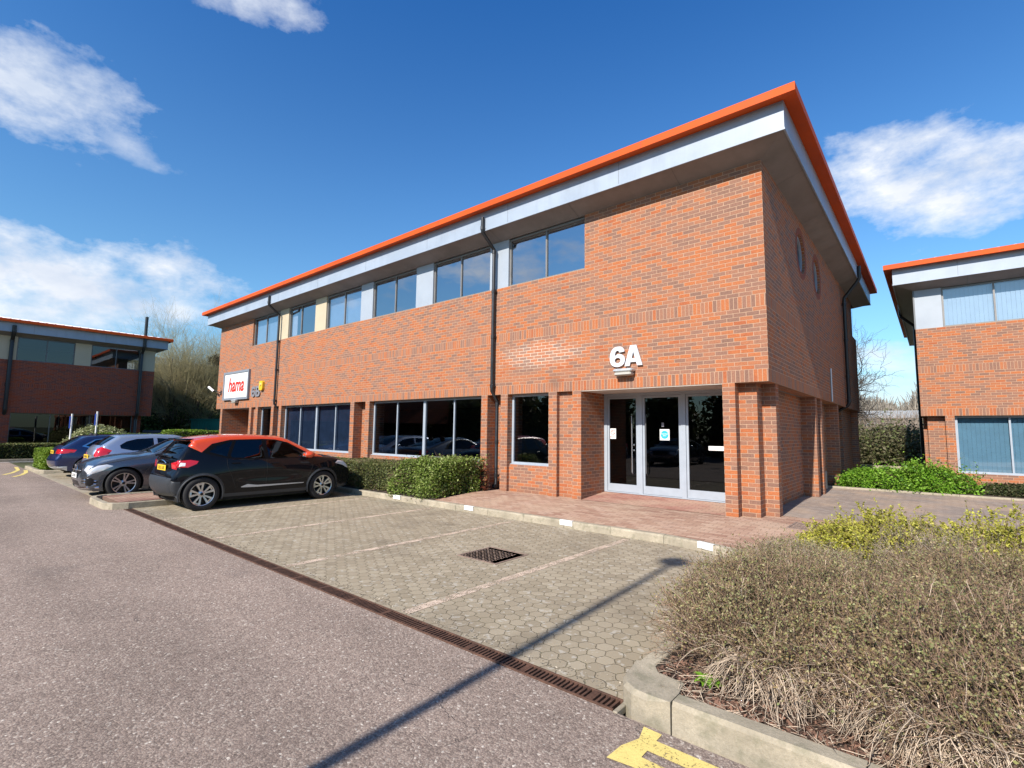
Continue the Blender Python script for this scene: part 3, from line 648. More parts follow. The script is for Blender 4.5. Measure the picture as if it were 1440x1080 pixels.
# east side wall of the main building, with the two round openings
outer = [(.28, HF), (13.77, HF), (13.77, ZS), (12.7, ZS), (12.7, ZT+.2), (.28, ZT+.2)]
holes = [circ(3.40, 5.66, .46), circ(5.42, 5.62, .46)]
vo, reg = cdt_regions([outer]+holes, [], lambda x, y: 1 if pip(outer, x, y) and not any(pip(h, x, y) for h in holes) else None)
mb = MB(); b0 = [(0, p.x, p.y) for p in vo]
mb.add(b0, reg[1])
for h in holes:
    n = len(h); mb.add([(0, y, z) for y, z in h]+[(-.14, y, z) for y, z in h], [(i, (i+1) % n, n+(i+1) % n, n+i) for i in range(n)])
mb.box(-.28, -.002, .2801, 12.6, HF, HF+.2)
mb.box(-.28, -.002, 12.61, 13.77, HF, ZS-.002)
mb.build('wall', 'brick2', main)
for cy, cz in ((3.40, 5.66), (5.42, 5.62)):
    mb = MB(); n = 40
    for r0, r1, xa, xb in ((.39, .455, -.13, -.06),):
        for i in range(n):
            a0, a1 = 2*PI*i/n, 2*PI*(i+1)/n
            q = [(r*math.cos(a), r*math.sin(a)) for r, a in ((r0, a0), (r1, a0), (r1, a1), (r0, a1))]
            mb.prism([(cy+u, cz+v) for u, v in q], xa, xb, 'x')
    w = mb.build('window', 'frame', main)
    mb = MB(); mb.add([(-.10, y, z) for y, z in circ(cy, cz, .4)], [tuple(range(40))]); mb.build('pane', 'glass_dark', w)
    # ring of bricks on edge, a touch proud
    mb = MB(); n = 38
    for i in range(n):
        a0, a1 = 2*PI*(i+.06)/n, 2*PI*(i+.94)/n; q = [(r*math.cos(a), r*math.sin(a)) for r, a in ((.465, a0), (.60, a0), (.60, a1), (.465, a1))]
        mb.prism([(cy+u, cz+v) for u, v in q], -.01, .004, 'x')
    mb.build('brick_ring', mat('ring_brick', (.26, .075, .042), .9, noise=(14, .3)), w)
window_side = MB(); window_side.box(-.1, -.06, 12.72, 13.7, ZS+.02, ZT+.1); window_side.build('window', 'glass_blue', main)
mb = MB()  # ground floor side wall, set back, with its piers
for q in ((-.35, .8, 4.55), (-.35, 5.55, 8.14), (-.28, 8.41, 9.1), (-.22, 10.7, 13.09), (-.5, 9.1, 10.7), (-.2, 4.81, 5.29)): MB().box(-.75, q[0], q[1], q[2], -.4, HF).build('ground_floor_wall', 'brick2', main)
for q in ((4.55, 4.80), (5.3, 5.54), (8.15, 8.4), (13.1, 13.4)): MB().box(-.75, -.03, q[0], q[1], -.4, HF).build('pier', 'brick2', main)
mb = MB(); mb.box(-.56, -.40, 9.3, 10.5, .3, 2.3); mb.build('window', 'glass_dark', main)
# underside of the side overhang
MB().box(-.34, -.005, .81, 13.5, HF+.003, HF+.03).build('overhang_soffit', 'soffit', main)
# pipe on the side
mb = MB(); mb.tube([(.54, 9.9, 7.0), (.54, 9.9, 6.62), (.5, 9.9, 6.52), (.10, 9.9, 6.0), (.09, 9.9, 5.9), (.09, 9.9, 2.55), (.05, 9.9, 2.45), (-.42, 9.9, 2.15), (-.42, 9.9, 0)], .055, 12)
for z in (5.8, 4.6, 3.4, 2.6): mb.lathe([(.056, -.05), (.066, -.045), (.066, .045), (.056, .05)], (.09, 9.9, z), 12, 'z')
mb.build('downpipe', 'pipe', main, smooth=True)
# vent pipe (pale) and meter box low on the side wall
MB().tube([(.02, 6.9, 3.35), (.02, 6.9, 2.42)], .022, 8).build('overflow_pipe', 'galv', main, smooth=True)
o = MB().box(-.352, -.16, 5.75, 6.7, .02, .50, .01).build('meter_box', 'meter', main)
MB().box(-.16, -.14, 6.15, 6.20, .12, .42, .004).build('label_plate', 'white', o)
MB().box(-.3, -.25, 1.0, 1.06, 1.22, 1.28, .01)

# recess ceilings and doors
mb = MB(); mb.box(-3.839, -.791, .01, 1.2, 2.385, 2.403); mb.build('porch_ceiling', mat('porch_ceiling', (.62, .55, .48), .7, noise=(2, .12)), main)
MB().box(-24.269, -21.201, .01, 1.2, 2.385, 2.403).build('porch_ceiling', M['soffit'], main)
def door_set():
    y = 1.05; z0, z1 = .10, 2.383
    mb = MB()  # outer frame, two mullions
    mb.box(-3.84, -3.76, y-.03, y+.08, z0, z1); mb.box(-.86, -.79, y-.03, y+.08, z0, z1); mb.box(-3.76, -.86, y-.03, y+.08, z1-.07, z1)
    mb.box(-2.97, -2.87, y-.035, y+.08, z0, z1-.07); mb.box(-1.98, -1.88, y-.035, y+.08, z0, z1-.07); mb.box(-3.76, -.86, y-.04, y+.08, z0, z0+.025)
    fr = mb.build('door_frame', 'frame', main)
    for i, (a, c) in enumerate(((-3.755, -2.975), (-2.865, -1.985), (-1.875, -.865))):
        mb = MB(); t = .065; zz = z0+.03; zt = z1-.075
        mb.box(a, a+t*.75, y-.02, y+.03, zz, zt); mb.box(c-t*.75, c, y-.02, y+.03, zz, zt); mb.box(a+t*.75, c-t*.75, y-.02, y+.03, zz, zz+.17); mb.box(a+t*.75, c-t*.75, y-.02, y+.03, zt-.05, zt)
        d = mb.build('glass_door' if i < 2 else 'side_light', 'frame', main)
        mb = MB(); mb.add([(a+.045, y+.005, zz+.16), (c-.045, y+.005, zz+.16), (c-.045, y+.005, zt-.04), (a+.045, y+.005, zt-.04)], [(0, 1, 2, 3)]); mb.build('pane', 'glass_dark', d, fix=False)
        if i < 2:
            hx = c-.13 if i == 0 else a+.10
            mb = MB(); mb.tube([(hx, y-.02, .55), (hx, y-.075, .58), (hx, y-.075, 1.85), (hx, y-.02, 1.88)], .013, 8); mb.build('handle', 'steel' if i == 0 else 'frame_dark', d, smooth=True)
            if i == 0:
                for zq in (1.08, 1.20): MB().lathe([(.0, -.02), (.018, -.018), (.02, 0)], (c-.10, y-.02, zq), 12, 'y').build('lock', 'steel', d)
        if i == 2:
            mb = MB(); mb.box(-1.42, -1.10, y-.012, y+.002, 1.13, 1.22, .004); mb.box(-1.38, -1.14, y-.016, y-.0125, 1.155, 1.195); mb.build('letter_plate', 'white', d)
    # stickers on the panes
    y2 = y+.001
    o = empty('door_sticker', (-2.36, y2, 1.44), label='square sticker with a turquoise disc on the middle glass door', cat='sticker')
    MB().box(-.11, .11, -.002, 0, -.12, .12).build('backing', 'white', o)
    mb = MB(); mb.prism(circ(0, 0, .09, 32), -.004, -.0022, 'y'); mb.build('disc', 'teal', o)
    text_obj('lettering', 'Automatic\ndoor', .038, .0004, 'white', o, (0, -.0052, .008), (PI/2, 0, 0), offset=.0004)
    o = empty('door_sticker', (-3.62, y2, 1.45), label='white notice with red circle and red lettering on the left glass door', cat='sticker')
    MB().box(-.075, .075, -.002, 0, -.12, .12).build('backing', 'white', o)
    mb = MB(); n = 28
    for k in range(n):
        a0, a1 = 2*PI*k/n, 2*PI*(k+1)/n; mb.prism([(r*math.cos(a), .035+r*math.sin(a)) for r, a in ((.043, a0), (.056, a0), (.056, a1), (.043, a1))], -.004, -.0022, 'y')
    mb.prism([(-.036, .066), (-.028, .073), (.037, .005), (.030, -.003)], -.0048, -.0041, 'y')
    mb.build('ring', 'signred', o)
    text_obj('lettering', 'NO\nSMOKING', .032, .0004, 'signred', o, (0, -.003, -.055), (PI/2, 0, 0), offset=.0006)
    o = MB().box(-.028, .028, -.003, 0, -.045, .045).build('door_notice', 'grey_letters', label='tiny grey label above the turquoise disc on the middle door', cat='sticker'); o.location = (-2.40, y2, 1.66)
door_set()
# left porch: side wall, red door and post
MB().box(-24.489, -24.27, .781, 1.3, -.3, 2.4).build('ground_floor_wall', 'brick', main); MB().box(-24.6, -23.13, 1.301, 1.5, -.3, 2.4).build('ground_floor_wall', 'brick', main)
mb = MB(); mb.box(-23.0, -21.2, 1.3, 1.36, .1, 2.4); mb.build('door', mat('beige_door', (.34, .30, .22), .5), main)
MB().box(-23.12, -22.9, 1.2, 1.3, .1, 2.4, .01).build('door_post', 'reddoor', main)
MB().box(-22.4, -22.2, .55, .75, .1, .35, .02).build('doorstop', 'reddoor', main)

def catmull2(P, per=5):
    out = []; n = len(P)
    for i in range(n-1):
        p0, p1, p2, p3 = P[max(i-1, 0)], P[i], P[i+1], P[min(i+2, n-1)]
        for j in range(per):
            t = j/per; out.append(tuple(.5*((2*b)+(-a+c)*t+(2*a-5*b+4*c-d)*t*t+(-a+3*b-3*c+d)*t**3) for a, b, c, d in zip(p0, p1, p2, p3)))
    return out+[tuple(P[-1])]
# things fixed to the facade
def bulkhead(x, z, lab):
    o = empty('wall_light', (x, 0, z), label=lab, cat='wall light')
    mb = MB(); mb.box(-.215, .215, -.20, 0, .03, .10, .022); mb.build('housing', 'galv', o, smooth=True)
    mb = MB(); mb.box(-.19, .19, -.185, -.004, -.045, .029, .02); mb.build('diffuser', mat('diffuser', (.45, .43, .38), .35), o, smooth=True)
bulkhead(-2.73, 2.70, 'silver bulkhead lamp on the brick directly under the 6A lettering'); bulkhead(-22.6, 2.68, 'pale bulkhead lamp on the brick under the red and white sign')
SIX = catmull2([(.66, .80), (.60, .92), (.50, .985), (.36, 1.0), (.20, .95), (.08, .80), (.02, .60), (.01, .42), (.04, .22), (.14, .06), (.34, -.01), (.52, .03), (.65, .15), (.69, .32), (.65, .49), (.54, .60), (.42, .625), (.32, .60), (.235, .53)])+catmull2([(.245, .64), (.28, .75), (.36, .80), (.42, .77), (.44, .70)])+[(.67, .735)]
AAA = [(0, 0), (.28, 1), (.57, 1), (.85, 0), (.60, 0), (.56, .18), (.285, .18), (.245, 0)]
BEE = [(0, 0), (0, 1)]+catmull2([(.40, 1), (.56, .96), (.64, .86), (.65, .72), (.60, .58), (.50, .52)])+catmull2([(.62, .46), (.70, .34), (.70, .22), (.64, .08), (.52, .01), (.40, 0)])
def glyph(poly, holes, x0, z0, w, h, d, name, m, par):
    P = [(x0+a*w, z0+b*h) for a, b in poly]; H_ = [[(x0+a*w, z0+b*h) for a, b in q] for q in holes]
    vo, reg = cdt_regions([P]+H_, [], lambda x, y: 1 if pip(P, x, y) and not any(pip(q, x, y) for q in H_) else None)
    mb = MB(); mb.add([(p.x, -d, p.y) for p in vo], reg[1]); mb.add([(p.x, 0, p.y) for p in vo], [f[::-1] for f in reg[1]])
    for q in [P]+H_:
        n = len(q); mb.add([(a, -d, b) for a, b in q]+[(a, 0, b) for a, b in q], [(i, (i+1) % n, n+(i+1) % n, n+i) for i in range(n)])
    return mb.build(name, m, par)
bn_ = empty('building_number', (0, -.022, 0), label='large raised silver characters 6A above the glass entrance', cat='building number')
glyph(SIX, [circ(.365, .31, .135, 24)], -3.09, 2.86, .52, .43, .03, 'digit', 'letters', bn_); glyph(AAA, [[(.345, .36), (.505, .36), (.425, .70)]], -2.74, 2.86, .47, .43, .03, 'letter', 'letters', bn_)
bn_ = empty('building_number', (0, -.022, 0), label='grey characters 6B beside the red and white sign', cat='building number')
glyph(SIX, [circ(.365, .31, .135, 24)], -21.02, 2.86, .60, .46, .03, 'digit', 'grey_letters', bn_); glyph(BEE, [[(.22, .60), (.22, .82), (.36, .82), (.43, .77), (.43, .65), (.36, .60)], [(.22, .18), (.22, .42), (.38, .42), (.46, .36), (.46, .24), (.38, .18)]], -20.56, 2.86, .60, .46, .03, 'letter', 'grey_letters', bn_)
sg = empty('company_sign', (-22.68, 0, 3.46), label='white sign with red lettering in a grey frame on the left end of the facade', cat='sign')
mb = MB(); frame_rect(mb, -1.42, 1.42, -.67, .67, 0, .10, .10); mb.build('frame', 'signgrey', sg)
MB().box(-1.315, 1.315, -.07, -.01, -.565, .565).build('face', 'white', sg)
text_obj('lettering', 'hama', .92, .006, 'signred', sg, (0.03, -.078, -.27), (PI/2, 0, 0), offset=.014, shear=.2, sx=.9)
al = empty('alarm_box', (-19.96, -.003, 3.32), label='yellow alarm box on the brick beside the left downpipe', cat='alarm box')
mb = MB(); mb.prism([(-.17, -.12), (-.10, -.21), (.10, -.21), (.17, -.12), (.17, .14), (.12, .2), (-.12, .2), (-.17, .14)], -.10, 0, 'y'); mb.build('cover', 'yellow', al)
mb = MB(); mb.lathe([(0, -.14), (.06, -.13), (.075, -.1)], (0, 0, .04), 16, 'y'); mb.build('lens', mat('amber', (.8, .55, .2), .2), al, smooth=True)
cc = empty('security_camera', (-24.9, 0, 3.28), label='white security camera on a bracket at the left corner of the facade', cat='camera')
mb = MB(); mb.tube([(.35, 0, -.10), (.28, -.14, -.04), (.12, -.30, .03)], .02, 8); mb.box(.29, .41, -.03, 0, -.2, .02, .01); mb.build('bracket', 'bin', cc)
mb = MB(); mb.tube([(.16, -.28, -.02), (-.10, -.42, .19)], .06, 8); mb.build('housing', 'white', cc, smooth=True)
MB().tube([(.16, -.28, -.02), (.175, -.272, -.034)], .045, 12).build('lens', 'black', cc)

# ------------------------------------------------------------------ right and left buildings
LR = 22.0
def rp(l): return [(-LR-x1, -LR-x0, y0, y1, z0, z1) for x0, x1, y0, y1, z0, z1 in l]
right = office('office_building', 'red brick office with red roof edge cut by the right edge of the picture', (1.86+LR, 10.95, -.27), 0, LR, 13,
    up=[(-LR+.68, -LR+3.10, dict(mull=(-LR+1.88,), blind='blind', glass='glass_blue')), (-LR+3.8, -LR+6.1, dict(mull=(-LR+4.9,), blind='blind', glass='glass_blue')), (-LR+6.8, -LR+9.1, dict(mull=(-LR+8,), blind='blind', glass='glass_blue'))],
    panels=[(-LR+.0, -LR+.68, 'panel'), (-LR+3.1, -LR+3.8, 'panel'), (-LR+6.1, -LR+6.8, 'panel'), (-LR+9.1, -3, 'panel')],
    piers=[(-LR+.03, -LR+.14, .57, .8, PB, HF), (-LR+.57, -LR+.79, 0, .6, PB, HF), (-LR+5.9, -LR+6.12, 0, .6, PB, HF), (-LR+10, -1, .05, .6, PB, HF)],
    recs=[(-LR+.14, -LR+.57, .23, .79, PB, HF), (-LR+.79, -LR+5.9, .09, .33, PB, .66), (-LR+6.12, -LR+10, .15, .5, PB, HF)],
    gf=[(-LR+.79, -LR+5.9, .66, dict(mull=(-LR+2.0, -LR+4.6), thick=(-LR+3.3,), glass='glass_blue', t=.06, blind='blind_blue'))],
    full=[(-3, 0)], brick='brick2', pipes=[])
mb = MB(); mb.box(-LR+.3, -LR+.6, .8, 12, -.35, HF); mb.build('ground_floor_wall', 'brick2', right)
mb = MB(); mb.tube([(-LR-.52, 4.6, 7.05), (-LR-.52, 4.6, 6.62), (-LR-.5, 4.6, 6.52), (-LR-.10, 4.6, 6.1), (-LR-.09, 4.6, 5.9), (-LR-.09, 4.6, 0)], .055, 12); mb.build('downpipe', 'pipe', right, smooth=True)
MB().box(-LR-.02, -LR+.02, .0005, .02, ZS+.003, ZT).build('corner_post', 'frame_dark', right)
LL = 24.0
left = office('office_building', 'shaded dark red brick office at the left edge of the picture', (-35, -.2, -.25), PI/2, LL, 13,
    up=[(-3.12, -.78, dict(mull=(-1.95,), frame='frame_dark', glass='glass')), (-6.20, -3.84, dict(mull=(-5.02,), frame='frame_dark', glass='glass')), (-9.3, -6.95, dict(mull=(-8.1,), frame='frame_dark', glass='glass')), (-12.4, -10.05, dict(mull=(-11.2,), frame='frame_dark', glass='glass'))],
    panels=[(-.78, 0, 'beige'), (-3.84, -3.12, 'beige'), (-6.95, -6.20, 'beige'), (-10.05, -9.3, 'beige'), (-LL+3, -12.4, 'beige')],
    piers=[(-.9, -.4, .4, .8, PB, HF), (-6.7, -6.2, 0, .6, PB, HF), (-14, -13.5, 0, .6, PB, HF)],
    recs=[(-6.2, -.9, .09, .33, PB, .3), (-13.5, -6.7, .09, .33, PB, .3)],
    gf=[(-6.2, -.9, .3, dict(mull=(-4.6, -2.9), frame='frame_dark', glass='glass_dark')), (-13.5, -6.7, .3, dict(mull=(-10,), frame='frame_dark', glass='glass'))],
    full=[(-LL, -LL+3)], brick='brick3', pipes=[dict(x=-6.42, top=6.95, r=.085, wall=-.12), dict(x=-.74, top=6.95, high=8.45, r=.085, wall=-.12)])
MB().box(-1.6, -.4, 2.2, 6, PB, HF).build('ground_floor_wall', 'brick3', left)

# ------------------------------------------------------------------ cars
def catmull(P, per=8, closed=False):
    out = []; n = len(P); ks = []
    for i in range(n-1):
        p0, p1, p2, p3 = P[max(i-1, 0)], P[i], P[i+1], P[min(i+2, n-1)]
        for j in range(per):
            t = j/per
            out.append(tuple(.5*((2*b)+(-a+c)*t+(2*a-5*b+4*c-d)*t*t+(-a+3*b-3*c+d)*t**3) for a, b, c, d in zip(p0, p1, p2, p3))); ks.append(i+t)
    out.append(tuple(P[-1])); ks.append(n-1.)
    return out, ks
def paint(name, col, flake=0., dirt=1.):
    m, t, b = newmat(name); b.inputs['Base Color'].default_value = (*col, 1); b.inputs['Metallic'].default_value = flake
    b.inputs['Roughness'].default_value = .32; b.inputs['Specular IOR Level'].default_value = .05 if dirt < .3 else .4; b.inputs['Coat Weight'].default_value = .5 if dirt < .3 else 1; b.inputs['Coat Roughness'].default_value = .02
    p = t.new('ShaderNodeTexCoord').outputs['Object']
    d = t.rng(t.noise(p, 3, 5, .7), .45, .75, 0, .02*dirt); s = t.sep(p)
    low = t.rng(t.m('ADD', s[2], t.m('MULTIPLY', t.noise(p, 6, 3), .15)), .5, .25, 0, .14*dirt)
    c = t.mix(t.m('ADD', d, low, clamp=True), (*col, 1), (.20, .17, .14)); t.link(c, b.inputs['Base Color'])
    t.link(t.m('ADD', .26, t.m('MULTIPLY', low, 1.2)), b.inputs['Roughness']); t.link(t.rng(low, 0, .3, .02, .3), b.inputs['Coat Roughness'])
    return m
M['p_black'] = paint('black_car_paint', (.004, .005, .008), dirt=.12); M['p_orange'] = paint('orange_car_paint', (.60, .060, .014), .0)
M['p_grey'] = paint('dark_grey_paint', (.115, .135, .165), .7); M['p_silver'] = paint('silver_blue_paint', (.36, .43, .56), .6)
M['p_navy'] = paint('navy_paint', (.010, .022, .085), .3, dirt=.5); M['clad'] = mat('dark_cladding', (.030, .034, .040), .45, noise=(20, .15)); M['chrome'] = mat('chrome', (.8, .8, .82), .08, 1.)
M['car_glass'] = glass_mat('car_glass', (.16, .18, .19), 1.55); M['car_glass_dark'] = glass_mat('privacy_glass', (.05, .05, .055), 1.6)
M['tyre'] = mat('tyre_rubber', (.018, .018, .019), .85, noise=(15, .3)); M['rim'] = mat('alloy', (.58, .59, .61), .28, .85); M['rim_dark'] = mat('rim_dark', (.02, .02, .022), .35, .4)
M['lens_red'] = mat('red_lens', (.55, .012, .02), .12, coat=1.); M['lens_clear'] = mat('clear_lens', (.72, .74, .78), .12, .2, coat=1.); M['lens_white'] = mat('white_lens', (.8, .78, .78), .2, coat=1.)
M['interior'] = mat('car_interior', (.03, .03, .033), .8); M['plate_y'] = mat('yellow_plate', (.80, .52, .03), .45); M['plate_w'] = mat('white_plate', (.75, .75, .73), .45)
M['trim_black'] = mat('black_trim', (.006, .006, .007), .35, spec=.08)
M['seam'] = mat('seam', (.003, .003, .003), .9); M['skirt'] = mat('silver_moulding', (.55, .60, .68), .3, .6)

def make_wheel(par, x, y, r, side, style, steer=0.):
    """side=+1: outer face looks towards +y"""
    w = empty('wheel', (x, y, r), parent=par); w.rotation_euler = (0, 0, steer); s = side; wd = .10
    pr = [(r*.70, -wd*.95), (r*.80, -wd), (r*.93, -wd*.97), (r*.985, -wd*.8), (r, -wd*.5), (r, wd*.5), (r*.985, wd*.8), (r*.93, wd*.97), (r*.80, wd), (r*.70, wd*.92)]
    mb = MB(); mb.lathe([(a, b*s) for a, b in pr], (0, 0, 0), 40, 'y')
    for k in range(-2, 3): mb.lathe([(r*1.0005, k*.032-.004), (r*1.004, k*.032-.003), (r*1.004, k*.032+.003), (r*1.0005, k*.032+.004)], (0, 0, 0), 40, 'y')
    mb.build('tyre', 'tyre', w, smooth=True)
    mb = MB(); mb.lathe([(r*.71, wd*.93*s), (r*.695, wd*.96*s), (r*.655, wd*.9*s), (r*.64, wd*.55*s), (r*.62, -wd*.2*s), (0, -wd*.3*s)], (0, 0, 0), 40, 'y')
    mb.cur = 1
    f = wd*.86*s; bk = wd*.35*s; Ri = r*.665
    def bar(a0, r0, a1, r1, w0, w1):
        p, q = (r0*math.cos(a0), r0*math.sin(a0)), (r1*math.cos(a1), r1*math.sin(a1)); d = Vector((q[0]-p[0], q[1]-p[1])).normalized(); n = Vector((-d.y, d.x))
        P = [(p[0]+n.x*w0, p[1]+n.y*w0), (p[0]-n.x*w0, p[1]-n.y*w0), (q[0]-n.x*w1, q[1]-n.y*w1), (q[0]+n.x*w1, q[1]+n.y*w1)]
        vs = [(u, bk*.5, v) for u, v in P]+[(u*.985, (f if i > 1 else f*.86), v*.985) for i, (u, v) in enumerate(P)]
        mb.add(vs, [(0, 1, 2, 3), (4, 7, 6, 5)]+[(i, i+4, (i+1) % 4+4, (i+1) % 4) for i in range(4)])
    mb.cur = 2
    mb.lathe([(Ri*.985, wd*.90*s), (Ri*1.04, wd*.965*s), (Ri*1.055, wd*.93*s)], (0, 0, 0), 40, 'y')
    for k in range(5):
        a = 2*PI*k/5+PI/2+.2
        if style == 'loop':
            for sg in (-1, 1): bar(a+sg*.16, r*.16, a+sg*.26, Ri, .013, .022)
            bar(a-.30, Ri*.94, a+.30, Ri*.94, .014, .014)
        elif style == 'twin':
            for sg in (-1, 1): bar(a+sg*.14, r*.13, a+sg*.17, Ri, .012, .016)
        else:
            bar(a, r*.1, a, Ri, .05, .035)
    mb.lathe([(0, f*.9), (r*.10, f*.88), (r*.2, f*.7), (r*.22, bk)], (0, 0, 0), 20, 'y')
    mb.build('rim', ['rim_dark', 'rim_dark', 'rim'], w, smooth=25)
    MB().lathe([(0, f*1.02), (r*.085, f*1.0), (r*.09, f*.85)], (0, 0, 0), 16, 'y').build('hub_cap', 'rim_dark', w, smooth=True)

def make_car(name, label, cat, loc, rz, sp):
    L_, W, keys, wr = sp['L'], sp['W'], sp['top'], sp['wr']; root = empty(name, loc, rz, label=label, cat=cat)
    if sp.get('group'): root['group'] = sp['group']
    zq = lambda z: z if z < .7 else .7+(z-.7)*sp.get('zk', .93)
    keys = [(a, zq(b)) for a, b in keys]
    top, ks = catmull(keys, 7); T = np.array(top); T0 = T[:, 0]-L_/2
    top = [(float(a), float(b)) for a, b in zip(T0, T[:, 1])]; TT = np.array(top); hb = L_/2
    dd = np.r_[0, np.cumsum(np.hypot(*(TT[1:]-TT[:-1]).T))]
    nrm = np.zeros_like(TT)
    for i in range(len(TT)):
        d = TT[min(i+1, len(TT)-1)]-TT[max(i-1, 0)]; d /= np.hypot(*d); nrm[i] = (-d[1], d[0])     # outward for rear->roof->front ordering
    zt = np.linspace(0, 1.8, 181); wz = np.interp(zt, [q[0] for q in sp['wz']], [q[1] for q in sp['wz']])
    for _ in range(3): wz = np.convolve(np.pad(wz, 5, 'edge'), np.ones(11)/11, 'valid')
    A, B = TT[:-1], TT[1:]; AB = B-A; ll = (AB**2).sum(1)
    def dist(x, z):
        P = np.array((x, z)); t = np.clip(((P-A)*AB).sum(1)/ll, 0, 1); return float(np.sqrt((((A+AB*t[:, None])-P)**2).sum(1)).min())
    rr = sp.get('round', .075)
    def Yb(x, z, d=None):
        w = W/2*np.interp(z, zt, wz); u = x+hb
        xr, xf, ar, af = sp['taper']
        if u < xr: w *= 1-ar*((xr-u)/xr)**2.2
        if u > xf: w *= 1-af*((u-xf)/(L_-xf))**2.2
        for cx_, cz_, sx_, sz_, am in sp.get('bulge', []): w += am*math.exp(-((u-cx_)/sx_)**2-((z-cz_)/sz_)**2)
        d = dist(x, z) if d is None else d
        if d < rr: w -= rr*(1-math.sqrt(max(0, 1-(1-d/rr)**2)))*.9
        return float(w)
    xw = [q-hb for q in sp['wx']]; ra = wr*sp.get('arch', 1.14)
    # bottom path, front -> rear
    zb = sp.get('sill', .20); bot = []
    for cx_ in (xw[1], xw[0]):
        h0 = math.sqrt(max(0, ra**2-(wr-zb)**2)); a0 = math.atan2(zb-wr, h0)
        for i in range(17):
            a = a0+(PI-2*a0)*i/16; bot.append((cx_+ra*math.cos(a), wr+ra*math.sin(a)))
        if cx_ == xw[1]:
            for i in range(1, 9): bot.append((xw[1]-h0+(xw[0]+h0-xw[1]+h0)*i/9, zb))
    ring = top+[(p[0], p[1]) for p in bot]
    rings = [ring]; regs = []
    for nm, poly in sp['side']:
        poly = [(a-hb, zq(b)) for a, b in poly]; regs.append((nm, poly)); rings.append(poly)
    pts = []
    for off in (.012, .03, .055, .085):
        for i in range(1, len(top)-1):
            q = TT[i]-nrm[i]*off
            if pip(ring, *q): pts.append(tuple(q))
    gx = np.arange(-hb, hb, .06)
    for x in gx:
        for z in np.arange(.16, 1.7, .05):
            if pip(ring, x, z) and dist(x, z) > .10: pts.append((float(x), float(z)))
    def cls(x, y):
        if not pip(ring, x, y): return None
        for nm, poly in regs:
            if pip(poly, x, y): return nm
        return 'body'
    vo, reg = cdt_regions(rings, pts, cls)
    Vs = []
    for p in vo:
        d = dist(p.x, p.y); Vs.append((p.x, Yb(p.x, p.y, 0. if d < 1e-4 else d), p.y))
    # strips over the top
    We = np.array([Yb(x, z, 0.) for x, z in top]); cr = np.interp(ks, range(len(sp['crown'])), sp['crown'])
    def smap(s, v):
        x = np.interp(s, dd, TT[:, 0]); z = np.interp(s, dd, TT[:, 1]); w = np.interp(s, dd, We); c = np.interp(s, dd, cr)
        nx, nz = np.interp(s, dd, nrm[:, 0]), np.interp(s, dd, nrm[:, 1]); k = c*(1-v*v)
        return (float(x+nx*k), float(w*v), float(z+nz*k))
    sk = lambda k: float(np.interp(k, ks, dd))
    dom = [(float(s), -1.) for s in dd]+[(float(s), 1.) for s in dd[::-1]]
    srings = [dom]; sregs = []
    for nm, poly in sp['strip']:
        for sg in ((1, -1) if min(v for _, v in poly) > .02 else (1,)):
            q = [(sk(k), max(-1, min(1, v*sg))) for k, v in poly]; sregs.append((nm, q)); srings.append([(min(max(a, 1e-4), dd[-1]-1e-4), b*.9995) for a, b in q])
    spts = [(float(s), float(v)) for s in dd[1:-1] for v in (-.93, -.8, -.6, -.4, -.2, 0, .2, .4, .6, .8, .93)]
    def scls(x, y):
        for nm, poly in sregs:
            if pip(poly, x, y): return nm
        return 'body'
    so, sreg = cdt_regions(srings, spts, scls)
    Sv = [smap(p.x, p.y) for p in so]
    names = list(dict.fromkeys(list(reg)+list(sreg)))
    import bmesh
    for nm in names:
        bm = bmesh.new()
        def push(verts, tris, flip):
            vm = {}
            for t in tris:
                fv = []
                for i in (t if not flip else t[::-1]):
                    if i not in vm: vm[i] = bm.verts.new(verts[i])
                    fv.append(vm[i])
                try: bm.faces.new(fv)
                except ValueError: pass
        if nm in reg:
            push(Vs, reg[nm], False); push([(a, -b, c) for a, b, c in Vs], reg[nm], True)
        if nm in sreg: push(Sv, sreg[nm], False)
        bmesh.ops.remove_doubles(bm, verts=bm.verts, dist=.0006); bmesh.ops.recalc_face_normals(bm, faces=bm.faces)
        # make sure they point outwards
        bm.normal_update(); sc = sum((f.calc_center_median()-Vector((0, 0, .6))).dot(f.normal)*f.calc_area() for f in bm.faces)
        if sc < 0: bmesh.ops.reverse_faces(bm, faces=bm.faces)
        parts = sp['mats'][nm] if isinstance(sp['mats'][nm], tuple) else (nm, sp['mats'][nm])
        if nm == 'body': groups = [list(bm.faces)]
        else:
            left_ = set(bm.faces); groups = []
            while left_:
                st = [left_.pop()]; g = []
                while st:
                    f = st.pop(); g.append(f)
                    for v in f.verts:
                        for q in v.link_faces:
                            if q in left_: left_.remove(q); st.append(q)
                groups.append(g)
        for g in groups:
            if len(g) < 3: continue
            vi = {}; V_ = []; F_ = []
            for f in g:
                for v in f.verts:
                    if v not in vi: vi[v] = len(V_); V_.append(tuple(v.co))
                F_.append([vi[v] for v in f.verts])
            me = bpy.data.meshes.new(nm); me.from_pydata(V_, [], F_); me.polygons.foreach_set('use_smooth', [True]*len(me.polygons))
            mesh_obj(parts[0], me, parts[1], root)
        bm.free()
    # underbody and arches
    mb = MB(); mb.box(-hb+.35, hb-.35, -W/2+.28, W/2-.28, .17, .55); mb.box(xw[0]+ra+.02, xw[1]-ra-.02, -W/2+.08, W/2-.08, .18, .42)
